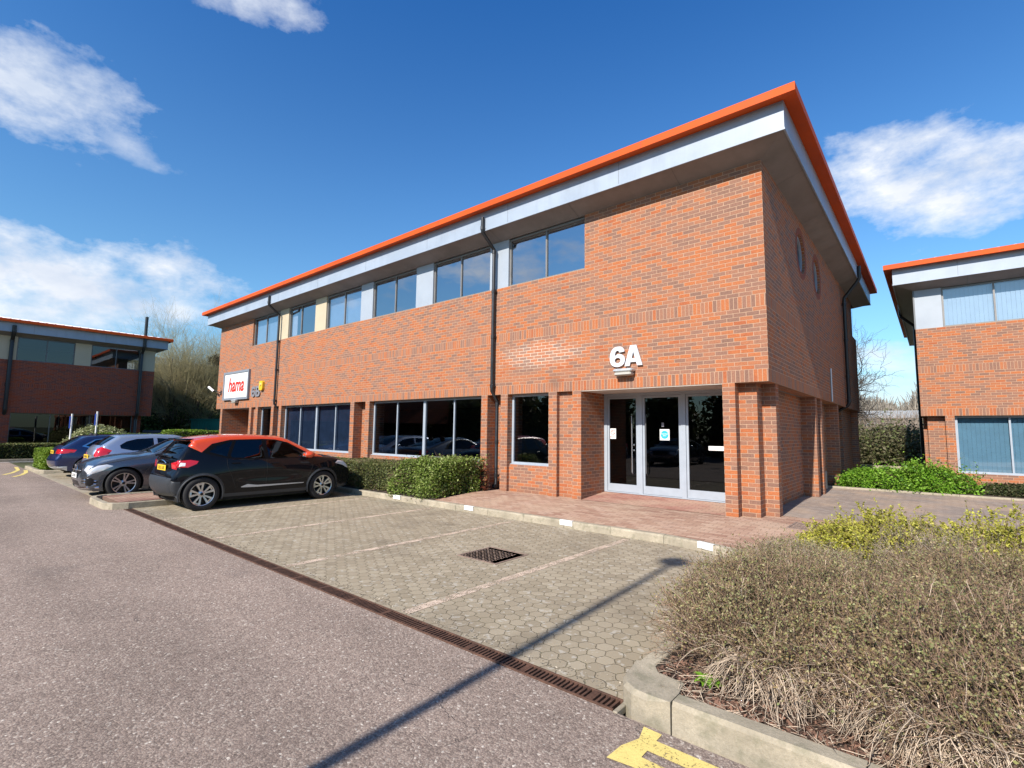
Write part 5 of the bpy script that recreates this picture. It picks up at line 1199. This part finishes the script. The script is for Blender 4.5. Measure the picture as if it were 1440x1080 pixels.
# hedge and bush in front of the main building
shrub('clipped_hedge', 'low clipped hedge of small dull green leaves in front of the black and orange car', 'box', (-9.5, -1.16, .26), (1.55, .74, .34), 42000, .026, 'lf_hedge', 'hedge', 2, .10, 6, twigs=1600, stray=.14)
shrub('leafy_bush', 'bright green leafy bush on the corner of the bed beside the downpipe', 'box', (-7.28, -1.10, .33), (.76, .84, .43), 38000, .034, 'lf_bright', 'bush', 3, .15, 4.5, twigs=1600, shell=.38, stray=.22)
shrub('red_leaved_shrub', 'small reddish shrub squeezed between the bright bush and the brick pier', 'ball', (-6.55, -.28, .0), (.16, .14, .62), 1500, .035, 'lf_red', 'shrub', 4, .15, 7, shell=.5, twigs=120)
shrub('clipped_hedge', 'long low hedge running behind the parked cars along the left half of the facade', 'box', (-16.2, -1.2, .22), (5.1, .66, .36), 30000, .04, 'lf_hedge', 'hedge', 5, .05, 3)
# left side
shrub('box_hedge', 'bright green square box hedge beside the navy car', 'box', (-23.6, -5.55, .20), (1.35, .95, .42), 30000, .040, 'lf_box', 'hedge', 6, .03, 3)
shrub('boundary_hedge', 'long brownish low hedge below the windows of the shaded building', 'box', (-33.2, -9.5, .12), (.75, 6.4, .45), 30000, .06, 'lf_hedge', 'hedge', 7, .04, 2)
shrub('domed_shrub', 'pale variegated domed shrub behind the roof of the navy car', 'ball', (-32.3, -3.1, .1), (1.5, 1.6, 1.42), 16000, .07, 'lf_varieg', 'shrub', 8, .05, 2)
shrub('low_hedge', 'low yellow green hedge in front of the domed shrub behind the silver blue car', 'box', (-30.2, -2.3, .42), (.7, 1.7, .72), 14000, .05, 'lf_box', 'hedge', 9, .04, 2)
shrub('low_hedge', 'yellow green hedge behind the roof of the black and orange car', 'box', (-28.2, .6, .50), (.9, 1.9, .86), 16000, .05, 'lf_box', 'hedge', 10, .05, 2)
# right side
shrub('spreading_shrub', 'vivid green spreading shrub behind the path between the two office buildings', 'ball', (1.70, 8.25, -.02), (1.15, .85, .72), 26000, .042, 'lf_green', 'shrub', 12, .16, 4, shell=.35, stray=.16, twigs=600)
shrub('spreading_shrub', 'vivid green lower shrub right against the end of the shaded side wall', 'ball', (.55, 8.6, -.05), (.75, .95, .56), 16000, .042, 'lf_green', 'shrub', 13, .12, 3, shell=.25, stray=.1)
shrub('ground_cover_shrub', 'flat dark green shrub under the window of the right hand building', 'ball', (4.1, 8.5, -.05), (1.35, .8, .36), 18000, .035, 'lf_dark', 'shrub', 14, .12, 3, shell=.25)
shrub('thicket', 'tall dark tangled thicket between the two office buildings', 'ball', (-.2, 31.0, -.2), (4.2, 2.4, 2.35), 26000, .12, 'lf_thicket', 'shrub', 15, .14, 1.2, shell=.8, core=.2, twigs=6000, stray=.2, twig_m='twig_grey')
MB().box(-1.6, 1.8, 15.4, 15.55, -.3, .32).build('low_wall', 'kerb2', label='low pale wall behind the vivid green shrub', cat='wall')

# bare trees
def bare_tree(name, label, loc, H, seed, spread=.5, stems=3, lv=5, m='branch', tm='bark', kids=4, lean=(0, 0), thick=.012, gnarl=.18, ivy=0, droop=0., group=None, down=.75):
    rs = np.random.RandomState(seed); lv_pts = {}
    def grow(p, d, ln, r, level):
        m_ = 6; pts = [p]; dd = d.copy()
        for i in range(m_):
            dd = dd+rs.normal(0, gnarl, 3)+np.array([0, 0, .06-droop*level]); dd /= np.linalg.norm(dd); pts.append(pts[-1]+dd*ln/m_)
        rr = r*np.linspace(1, .5, m_+1); lv_pts.setdefault(min(level, 3) if level < 2 else 2, []).append((np.array(pts), rr))
        if level >= lv: return
        nk = kids+(1 if level > 1 else 0)
        for i in range(nk):
            t = rs.uniform(.3, 1) if i else 1.; j = min(m_, max(1, int(t*m_))); ax = rs.normal(size=3); ax -= ax@dd*dd; ax /= np.linalg.norm(ax)
            a = rs.uniform(.25, .75)*(1.+spread) if i else rs.uniform(0, .3); base = pts[j]-pts[j-1]; base = base/np.linalg.norm(base)
            nd = base*math.cos(a)+ax*math.sin(a); nd[2] += .12; nd /= np.linalg.norm(nd)
            grow(pts[j], nd, ln*rs.uniform(.55, .82), max(rr[j]*rs.uniform(.5, .72), thick*.35), level+1)
    for s_ in range(stems):
        a = rs.uniform(0, 2*PI); d = np.array([math.cos(a)*spread*.35+lean[0], math.sin(a)*spread*.35+lean[1], 1.]); d /= np.linalg.norm(d)
        grow(np.array([math.cos(a)*.15, math.sin(a)*.15, 0.]) if stems > 1 else np.zeros(3), d, H*.42*rs.uniform(.85, 1.1), H*thick, 0)
    o = empty(name, loc, label=label, cat='tree')
    if group: o['group'] = group
    for keys, nm, mm, k in (((0, 1), 'trunk', tm, 6), ((2,), 'crown', m, 3)):
        L_ = [q for kk in keys for q in lv_pts.get(kk, [])]
        if L_:
            V, Q = tubes(np.array([q[0] for q in L_]), np.array([q[1] for q in L_]), k); raw_mesh(nm, V, Q, mm, o, smooth=True)
    if ivy:
        L_ = [q for q in lv_pts[0]]; C = []
        for pts, rr in L_:
            for _ in range(ivy):
                j = rs.uniform(0, len(pts)-1.01); i = int(j); q = pts[i]*(1-j+i)+pts[i+1]*(j-i); C.append(q+rs.normal(0, .20, 3)*(1.2-.6*j/6))
        V, Q = quads(np.array(C), .14, rs, 0); raw_mesh('ivy', V, Q, 'lf_ivy', o)
    return o
labs = ['bare branched tree nearest the shaded building with ivy on its stem', 'second bare ivy clad tree from the shaded building', 'tallest bare tree of the group between the two left buildings', 'bare tree just left of the one with the nest', 'bare tree holding a dark nest beside the left end of the facade']
for i, (x, y, H, sd) in enumerate([(-48.6, 2.6, 10.4, 3), (-47.6, 4.0, 11.6, 5), (-46.6, 5.0, 13.2, 8), (-45.4, 6.3, 12.0, 9), (-44.8, 7.6, 12.6, 13)]):
    bare_tree('bare_tree', labs[i], (x, y, -.3), H*.86, sd, .42, 5, 4, ivy=420, kids=5, group='bare trees between the left buildings', thick=.0135, gnarl=.12)
for i, (x, y, H, sd) in enumerate([(-56, 7, 11, 21), (-55, 10, 12, 22), (-58, 4.6, 10.5, 23)]):
    bare_tree('bare_tree', ['bare tree standing behind the front row, in the middle', 'bare tree standing behind the front row, nearest the facade', 'bare tree standing behind the front row, nearest the shaded building'][i], (x, y, -.3), H*.85, sd, .45, 4, 4, kids=5, group='bare trees between the left buildings', thick=.0135, gnarl=.12)
rs_ = np.random.RandomState(5); Pn = rs_.normal(size=(500, 1, 3))*np.array([.22, .22, .16]); Dn = rs_.normal(size=(500, 1, 3)); Dn /= np.linalg.norm(Dn, axis=2)[..., None]
V, Q = tubes(Pn+Dn*np.linspace(-.2, .2, 3)[None, :, None], np.full((500, 3), .014)); o = raw_mesh('bird_nest', V, Q, 'nest', label='dark round bird nest high in the bare tree by the facade', cat='nest'); o.location = (-44.2, 6.4, 7.2)
shrub('ivy_mound', 'green ivy and bramble undergrowth below the bare trees', 'ball', (-45.5, 6.6, -.3), (3.6, 3.0, 2.7), 9000, .17, 'lf_hedge', 'shrub', 31, .2, .8, shell=.5, core=.5, stray=.2)
shrub('ivy_mound', 'dark ivy thicket against the end of the shaded building', 'ball', (-47.5, 2.6, -.3), (1.8, 1.6, 2.9), 7000, .15, 'lf_ivy', 'shrub', 32, .2, .9, shell=.5, core=.5, stray=.2)
bare_tree('bare_tree', 'gnarled bare tree between the two office buildings on the right', (-3.0, 38.0, -.3), 13.5, 44, .95, 2, 4, m='branch_dark', tm='branch_dark', kids=5, thick=.032, gnarl=.34, lean=(.50, .0))
# far bare woodland, on the skyline between the buildings
rs_ = np.random.RandomState(77); L_ = []
n = 16000; bx = rs_.uniform(-26, 22, n); by = 118+rs_.uniform(-6, 16, n); hh = rs_.uniform(.3, 1, n)**.7*(10.2+1.6*np.sin(bx*.35)+1.0*np.sin(bx*.9+1)); st = np.stack([bx, by, hh*.35], 1)
dr = np.stack([rs_.normal(0, .13, n), rs_.normal(0, .13, n), np.ones(n)], 1); PP = np.stack([st, st+dr*(hh*.3)[:, None]+rs_.normal(0, .25, (n, 3)), st+dr*(hh*.62)[:, None]+rs_.normal(0, .55, (n, 3))], 1)
V, Q = tubes(PP, np.tile([.12, .08, .05], (n, 1))); raw_mesh('distant_wood', V, Q, 'branch_far', label='grey brown bare wood on the skyline between the two right buildings', cat='wood', kind='stuff')
V_, Q_ = None, None
rs_ = np.random.RandomState(78); n = 7000; bx = rs_.uniform(-10, 9, n); by = 35+rs_.uniform(0, 6, n); hh = rs_.uniform(.4, 1, n)*4.0; st = np.stack([bx, by, hh*.1-.3], 1); dr = np.stack([rs_.normal(0, .45, n), rs_.normal(0, .4, n), np.ones(n)], 1)
PP = np.stack([st, st+dr*(hh*.4)[:, None]+rs_.normal(0, .1, (n, 3)), st+dr*(hh*.8)[:, None]+rs_.normal(0, .25, (n, 3))], 1); V, Q = tubes(PP, np.tile([.02, .014, .009], (n, 1)))
raw_mesh('scrub', V, Q, 'twig_grey', label='pale bare scrub rising behind the dark thicket', cat='scrub', kind='stuff')
wh = empty('warehouse', (-4, 96, 0), label='pale low warehouse roof glimpsed beyond the scrub between the right buildings', cat='building')
MB().box(-22, 16, 0, 20, -.3, 4.6).build('wall', 'pale', wh); mb = MB(); mb.prism([(-1, 4.6), (21, 4.6), (10, 6.3)], -23, 17, 'x'); mb.build('roof', 'pale', wh)
wh = empty('warehouse', (-92, 17, 0), R(28), label='large pale warehouse behind the bare trees on the left', cat='building')
MB().box(-1, 8, -14, 13, -.3, 10.2).build('wall', mat('grey_cladding', (.30, .32, .31), .6, noise=(.5, .1)), wh); mb = MB(); mb.box(-1.4, 8.4, -14.4, 13.4, 10.2, 11.2, .1); mb.build('roof', 'roofw', wh)
# steel container, bins
cn = empty('steel_container', (-38.0, 4.9, -.3), R(25), label='dark green steel container beside the left end of the facade', cat='container')
mb = MB(); mb.box(-1.6, 1.6, -1.1, 1.1, .1, 2.35, .03)
for i in range(12): mb.box(-1.5+i*.26, -1.38+i*.26, -1.125, -1.1, .25, 2.25)
mb.build('body', 'green_box', cn); MB().box(-1.66, 1.66, -1.16, 1.16, 2.352, 2.42, .01).build('lid', 'green_box', cn)
for q, (x, y, w, lab) in enumerate([(-37.0, 1.0, .95, 'black wheeled bin, left one behind the parked cars'), (-36.1, 2.5, .95, 'black wheeled bin, right one behind the parked cars'), (-34.6, 4.2, 1.0, 'black wheeled bin in front of the green container')]):
    bn = empty('wheeled_bin', (x, y, -.28), R(65), label=lab, cat='bin', group='bins behind the parked cars')
    mb = MB(); z0 = .12; mb.add([(-w*.82, -.45, z0), (w*.82, -.45, z0), (w*.82, .45, z0), (-w*.82, .45, z0), (-w, -.55, 1.35), (w, -.55, 1.35), (w, .55, 1.35), (-w, .55, 1.35)], [(0, 3, 2, 1), (0, 1, 5, 4), (1, 2, 6, 5), (2, 3, 7, 6), (3, 0, 4, 7), (4, 5, 6, 7)])
    mb.build('tub', 'bin', bn); mb = MB(); mb.prism([(-.6, 1.352), (.6, 1.352), (.6, 1.42), (.2, 1.55), (-.3, 1.55), (-.6, 1.42)], -w-.03, w+.03, 'x'); mb.build('lid', 'bin', bn)
    mb = MB()
    for sx in (-1, 1):
        for sy in (-1, 1): mb.lathe([(0, -.03), (.09, -.03), (.09, .03), (0, .03)], (sx*w*.7, sy*.36, .09), 14, 'x')
    mb.build('wheel', 'rim_dark', bn)
# two slim sign posts
for q, (x, y, h, lab) in enumerate([(-29.6, -4.72, 2.28, 'left of the two slim white posts with a blue sign seen edge on'), (-29.9, -3.72, 2.44, 'right of the two slim white posts with a blue sign seen edge on')]):
    ps = empty('sign_post', (x, y, -.22), R(8), label=lab, cat='sign post', group='white posts with blue signs')
    MB().tube([(0, 0, 0), (0, 0, h)], .038, 12).build('post', 'white', ps, smooth=True)
    MB().box(-.13, .02, -.055, -.04, h-.70, h-.12, .004).build('sign_panel', 'signblue', ps)
    MB().box(-.02, .03, -.04, .04, h-.6, h-.55).build('bracket', 'galv', ps)

# the twiggy bed in the foreground
def dry_shrub(name, label, cen, rx, ry, H, nst, seed, leafn=16, pale=.35, base_z=-.07, m=('twig', 'twig_pale', 'lf_dry', 'twig_grey'), leaf=.011, clip=None, foot=0):
    rs = np.random.RandomState(seed); cx, cy = cen
    a = rs.uniform(0, 2*PI, nst); q = np.sqrt(rs.uniform(0, 1, nst)); bx = q*np.cos(a)*rx*.82; by = q*np.sin(a)*ry*.82
    ln = H*rs.uniform(.75, 1.35, nst)*(1.12-.42*q**2)
    out = np.stack([np.cos(a)*q, np.sin(a)*q, np.zeros(nst)], 1)*(.25+.75*rs.rand(nst, 1))
    d0 = np.stack([rs.normal(0, .32, nst), rs.normal(0, .32, nst), np.full(nst, .95)], 1)+out*.95; d0 /= np.linalg.norm(d0, axis=1)[:, None]
    m_ = 8; P = np.zeros((nst, m_, 3)); P[:, 0] = np.stack([bx, by, np.zeros(nst)], 1); d = d0.copy(); bend = rs.uniform(-.02, .13, nst)*(.4+q)
    for i in range(1, m_):
        d = d+rs.normal(0, .13, (nst, 3)); d[:, 2] -= bend; d /= np.linalg.norm(d, axis=1)[:, None]; P[:, i] = P[:, i-1]+d*(ln/(m_-1))[:, None]
    P[:, :, 2] = np.maximum(P[:, :, 2], .012)
    pl = rs.rand(nst) < pale*(.35+q**2); r0 = rs.uniform(.0020, .0048, nst)*np.where(pl, 1.25, 1); Rr = r0[:, None]*np.linspace(1, .35, m_)[None]
    parts = []
    for k, msk in ((0, ~pl), (1, pl)):
        if msk.any(): V, Q = tubes(P[msk], Rr[msk]); parts.append((V, Q, k))
    # side twigs
    nt = nst*9; si = rs.randint(0, nst, nt); tt = rs.beta(2.2, 1.2, nt)*(m_-1.01); i0 = tt.astype(int); f = (tt-i0)[:, None]
    S0 = P[si, i0]*(1-f)+P[si, i0+1]*f; D0 = P[si, i0+1]-P[si, i0]; D0 /= np.linalg.norm(D0, axis=1)[:, None]; D1 = D0*.7+rs.normal(0, .62, (nt, 3)); D1[:, 2] += .22; D1 /= np.linalg.norm(D1, axis=1)[:, None]
    tl = rs.uniform(.05, .17, nt)*(H/.55)**.5; k_ = 4; T_ = np.zeros((nt, k_, 3)); T_[:, 0] = S0
    for i in range(1, k_):
        D1 = D1+rs.normal(0, .22, (nt, 3)); D1 /= np.linalg.norm(D1, axis=1)[:, None]; T_[:, i] = T_[:, i-1]+D1*(tl/(k_-1))[:, None]
    if foot:
        nf = foot; fx = rs.uniform(-rx*(.30 if cx < 2 else .9), rx*.9, nf); fy = -ry*rs.uniform(.62, 1.06, nf)*np.sqrt(np.maximum(.1, 1-(fx/rx)**2)); fz = rs.uniform(.06, H*.75, nf); d = np.stack([rs.normal(0, .45, nf), -rs.uniform(.2, 1.1, nf), rs.uniform(-.2, .7, nf)], 1)
        d /= np.linalg.norm(d, axis=1)[:, None]; FP = np.zeros((nf, 8, 3)); FP[:, 0] = np.stack([fx, fy+.15, fz*.6], 1); fl = rs.uniform(.16, .42, nf)
        for i in range(1, 8):
            d = d+rs.normal(0, .16, (nf, 3)); d[:, 2] -= .22; d /= np.linalg.norm(d, axis=1)[:, None]; FP[:, i] = FP[:, i-1]+d*(fl/7)[:, None]
        FP[:, :, 2] = np.maximum(FP[:, :, 2], .012+rs.uniform(0, .03, (nf, 1))); V, Q = tubes(FP, rs.uniform(.0020, .0044, nf)[:, None]*np.linspace(1, .4, 8)[None]); parts.append((V, Q, 1))
    V, Q = tubes(T_, np.tile(np.linspace(.0016, .0008, k_), (nt, 1))); parts.append((V, Q, 3 if cy > -4 else 0))
    # tiny leaves on the upper twigs
    w = np.clip(T_[:, -1, 2]/H, .03, 1)**1.3; w /= w.sum(); nl = nst*leafn; ti = rs.choice(nt, nl, p=w); u = rs.uniform(0, k_-1.01, nl); j = u.astype(int); g = (u-j)[:, None]
    C = T_[ti, j]*(1-g)+T_[ti, j+1]*g+rs.normal(0, .004, (nl, 3)); V, Q = quads(C, leaf, rs, .2, 1.5); parts.append((V, Q, 2))
    V, Q, mi = join(parts)
    if clip:
        W = V+np.array([cx, cy, base_z]); W[:, 0] = np.maximum(W[:, 0], clip+.0*W[:, 0]); V = W-np.array([cx, cy, base_z])
    o = raw_mesh(name, V, Q, list(m), mi=mi, label=label, cat='shrub'); o.location = (cx, cy, base_z); return o
dry_shrub('twiggy_shrub', 'brown twiggy shrub nearest the kerb corner with pale drooping stems at its foot', (1.32, -5.20), .80, 1.12, .48, 2900, 101, pale=.22, foot=1500, leafn=24)
dry_shrub('twiggy_shrub', 'brown twiggy shrub behind the one at the kerb corner, beside the white bay marker', (1.08, -3.95), .62, .85, .38, 1700, 102, pale=.25, leafn=28)
dry_shrub('twiggy_shrub', 'brown twiggy shrub at the front right corner with tan drooping stems over the kerb', (2.35, -5.50), .90, .98, .50, 2900, 103, pale=.22, foot=3000, leafn=22)
dry_shrub('twiggy_shrub', 'dark brown twiggy shrub at the right edge in front of the golden shrub', (2.50, -4.1), .75, .95, .52, 1900, 104, pale=.15, leafn=24)
dry_shrub('twiggy_shrub', 'grey twiggy shrub in the middle of the bed, between the golden shrubs and the kerb', (2.12, -2.95), .50, .60, .50, 1100, 105, pale=.15, leafn=16)
for q, (x, y, H, rx, ry, n, lab) in enumerate([(1.34, -2.40, .40, .40, .60, 620, 'golden yellow shrub beside the iron cover in the forecourt'), (1.72, -2.45, .56, .42, .6, 560, 'golden yellow shrub in the middle of the back of the bed'), (2.72, -2.6, .60, .50, .7, 640, 'golden yellow shrub cut by the right edge of the picture')]):
    rs = np.random.RandomState(200+q); o = dry_shrub('golden_shrub', lab, (x, y), rx, ry, H, n, 200+q, leafn=60, pale=.1, m=('twig', 'twig_pale', 'lf_gold', 'twig'), leaf=.017)
# weed and bark litter at the corner of the bed
wd = empty('weed', (1.03, -6.28, -.085), label='small bright green weed on the bark at the corner of the kerb', cat='weed')
rs = np.random.RandomState(9)
for k in range(11):
    a = 2*PI*k/11+rs.uniform(-.2, .2); ln = rs.uniform(.06, .12); mb = MB(); n = 6; vs = []; fs = []
    for i in range(n+1):
        t = i/n; w = .018*math.sin(PI*min(1, t*.9+.08))*(1+.5*((i % 2) == 0)); x = ln*t; z = .05*math.sin(t*2.2)+.01; vs += [(x, -w, z+.004), (x, 0, z-.003), (x, w, z+.004)]
    for i in range(n): fs += [(3*i, 3*i+1, 3*i+4, 3*i+3), (3*i+1, 3*i+2, 3*i+5, 3*i+4)]
    mb.add([(x*math.cos(a)-y*math.sin(a), x*math.sin(a)+y*math.cos(a), z) for x, y, z in vs], fs); mb.build('leaf', M['lf_green'], wd, fix=False)
rs = np.random.RandomState(10); n = 5000; C = np.stack([rs.uniform(.68, 3.2, n), -6.46+rs.exponential(.35, n), np.zeros(n)], 1); C[:, 2] = -.098+.05*np.minimum(1, (C[:, 0]-.64)*1.5)*np.minimum(1, (C[:, 1]+6.5)*2)+rs.uniform(0, .012, n)
V, Q = quads(C, .018, rs, 1.6, 2.2); raw_mesh('bark_mulch', V, Q, 'chip', label='reddish brown bark mulch over the soil of the bed', cat='mulch', kind='stuff')
rs = np.random.RandomState(12); n = 260; C = np.stack([rs.uniform(.68, 2.6, n), -6.46+rs.exponential(.15, n), np.full(n, -.09)], 1); D = rs.normal(size=(n, 3))*np.array([1, 1, .15]); D /= np.linalg.norm(D, axis=1)[:, None]
V, Q = tubes(C[:, None]+D[:, None]*np.linspace(-.05, .05, 3)[None, :, None]+np.array([0, 0, .01]), np.full((n, 3), .0022)); raw_mesh('fallen_twigs', V, Q, 'twig_pale', label='pale fallen twigs on the bark at the front of the bed', cat='twigs', kind='stuff')
# grit and litter in the road gutter by the drain and kerbs
rs = np.random.RandomState(14); n = 1400; x = rs.uniform(-10, .5, n); C = np.stack([x, -6.49+rs.exponential(.05, n), np.full(n, -.197)], 1); V, Q = quads(C, .012, rs, 1.5, 1.4); raw_mesh('grit', V, Q, mat('grit', (.30, .26, .20), .9, island=.5), label='loose grit along the edge of the drain', cat='grit', kind='stuff')

# ------------------------------------------------------------------ across the road (seen in the window glass) and the lamp post that throws the long shadow
lp = empty('street_lamp', (-.06, -11.55, -.2), R(-2), label='tall lamp post behind the camera whose shadow crosses the bays', cat='street lamp')
MB().tube([(0, 0, 0), (0, 0, .9), (0, 0, .92), (0, 0, 6.2)], [.075, .075, .055, .042], 14).build('post', 'galv', lp, smooth=True)
mb = MB(); mb.lathe([(.0, 6.36), (.12, 6.34), (.19, 6.27), (.20, 6.21), (.10, 6.12), (.05, 6.1)], (0, 0, 0), 20, 'z'); mb.build('lamp_head', 'galv', lp, smooth=True)
for q in range(15):
    x = -46+q*4.6+rnd.uniform(-.8, .8); y = -27+rnd.uniform(-1.5, 1.5); h = rnd.uniform(5.5, 8.5)
    shrub('evergreen_tree', 'dark evergreen across the road, number %d of the row' % (q+1) if False else 'dark evergreen of the row across the road', 'ball', (x, y, -.2), (2.9, 2.4, h), 3500, .30, 'lf_hedge', 'tree', 300+q, .14, .8, shell=.3, group='evergreens across the road', stray=.12)
for q, (x, c) in enumerate([(-13.5, 'p_silver'), (-8.8, 'p_grey'), (-3.9, 'p_silver'), (-21, 'p_grey')]):
    sp = dict(hatch if q % 2 == 0 else merc); sp['mats'] = dict(sp['mats'], body=c); sp['plates'] = []; sp['extra'] = None; sp['group'] = 'cars across the road'
    make_car('parked_car', 'car parked across the road behind the camera', 'car', (x, -15.6, -.2), PI/2, sp)

# ------------------------------------------------------------------ light
az = R(3.0); el = math.atan(.73*math.cos(az)); sd = Vector((math.sin(az)*math.cos(el), -math.cos(az)*math.cos(el), math.sin(el)))
sun = bpy.data.lights.new('sun', 'SUN'); sun.energy = 5.0; sun.angle = R(.8); sun.color = (1., .93, .84); so_ = bpy.data.objects.new('sun', sun); COL.objects.link(so_); so_.rotation_euler = sd.to_track_quat('Z', 'Y').to_euler()
w = bpy.data.worlds.new('World'); S.world = w; w.use_nodes = True; t = NT(w.node_tree); bg = t.n['Background']
sky = t.new('ShaderNodeTexSky', sky_type='NISHITA'); sky.sun_disc = False; sky.sun_elevation = el; sky.sun_rotation = PI-az; sky.altitude = 0; sky.air_density = 1.1; sky.dust_density = .35; sky.ozone_density = 2.6
dirv = t.vm('NORMALIZE', t.new('ShaderNodeTexCoord').outputs['Generated'])
def pix(u, v): return (F+RX*((u-720)/CAM['f'])+UX*((540-v)/CAM['f'])).normalized()
dz_ = t.sep(dirv)[2]
warp = t.noise(t.vm('MULTIPLY', dirv, (1, 1, 1.6)), 6.5, 7, .62); warp2 = t.noise(t.vm('MULTIPLY', dirv, (1, 1, 2.2)), 16, 6, .62)
nz = t.m('ADD', t.m('MULTIPLY', t.m('SUBTRACT', warp, .5), 2.6), t.m('MULTIPLY', t.m('SUBTRACT', warp2, .5), 1.1))
mask = None
for (u, v, hu, hv, tilt, dens) in [(20, 100, 190, 80, 38, .9), (180, 205, 75, 26, 35, .5), (60, 400, 250, 85, 8, 1.), (210, 430, 110, 45, 12, .8), (60, 440, 260, 60, 4, .9), (1360, 245, 225, 88, -4, 1.), (345, -8, 110, 40, 12, .75), (1225, 500, 130, 26, 5, .75), (1250, 560, 130, 40, 0, .6)]:
    c = pix(u, v); e1 = RX; e1 = (e1-c*e1.dot(c)).normalized(); e2 = c.cross(e1); e2 = -e2 if e2.z < 0 else e2; a = R(-tilt)
    f1 = e1*math.cos(a)+e2*math.sin(a); f2 = -e1*math.sin(a)+e2*math.cos(a); k = (1/math.sqrt(1+((u-720)/702)**2+((v-540)/702)**2))
    A_ = t.m('MULTIPLY', t.vm('DOT_PRODUCT', t.vm('SUBTRACT', dirv, tuple(c)), tuple(f1)), 702/hu/k**1.1); B_ = t.m('MULTIPLY', t.vm('DOT_PRODUCT', t.vm('SUBTRACT', dirv, tuple(c)), tuple(f2)), 702/hv/k)
    r2 = t.m('ADD', t.m('MULTIPLY', A_, A_), t.m('MULTIPLY', B_, B_)); val = t.m('ADD', t.m('SUBTRACT', .85, t.m('POWER', r2, .75)), t.m('MULTIPLY', nz, 1.25))
    mk = t.m('MULTIPLY', t.rng(val, -.05, .95), dens); mask = mk if mask is None else t.m('MAXIMUM', mask, mk)
# scattered cloud in the half of the sky behind the camera (mirrored in the upper windows)
gen = t.m('MULTIPLY', t.rng(t.noise(t.vm('MULTIPLY', dirv, (1, 1, 2.2)), 4.2, 7, .6), .53, .68), t.rng(t.sep(dirv)[1], .05, -.35)); mask = t.m('MAXIMUM', mask, t.m('MULTIPLY', gen, .8))
shade = t.rng(t.noise(t.vm('ADD', t.vm('MULTIPLY', dirv, (1, 1, 1.8)), (0, 0, .06)), 7, 5), .35, .68)
cc_ = t.mix(shade, (6.8, 7.6, 9.0), (10.3, 10.5, 10.8))
skm = t.ramp(dz_, [(0., (1.0/2, 1.35/2, 1.50/2)), (.22, (1.0/2, 1.48/2, 1.72/2)), (.42, (.74/2, 1.34/2, 1.80/2)), (.70, (.33/2, 1.02/2, 1.78/2)), (.86, (.95/2, 1.05/2, 1.15/2))])  # last stop: zenith above the view, made neutral to weaken blue fill in shadows
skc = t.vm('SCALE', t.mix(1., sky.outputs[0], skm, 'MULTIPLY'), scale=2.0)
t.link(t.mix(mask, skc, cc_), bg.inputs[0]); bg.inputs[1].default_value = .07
S.view_settings.view_transform = 'Standard'; S.view_settings.look = 'None'; S.view_settings.exposure = .56; S.view_settings.gamma = 1
S.render.engine = 'CYCLES'; S.cycles.max_bounces = 8; S.cycles.transparent_max_bounces = 12; S.cycles.diffuse_bounces = 3; S.cycles.glossy_bounces = 4
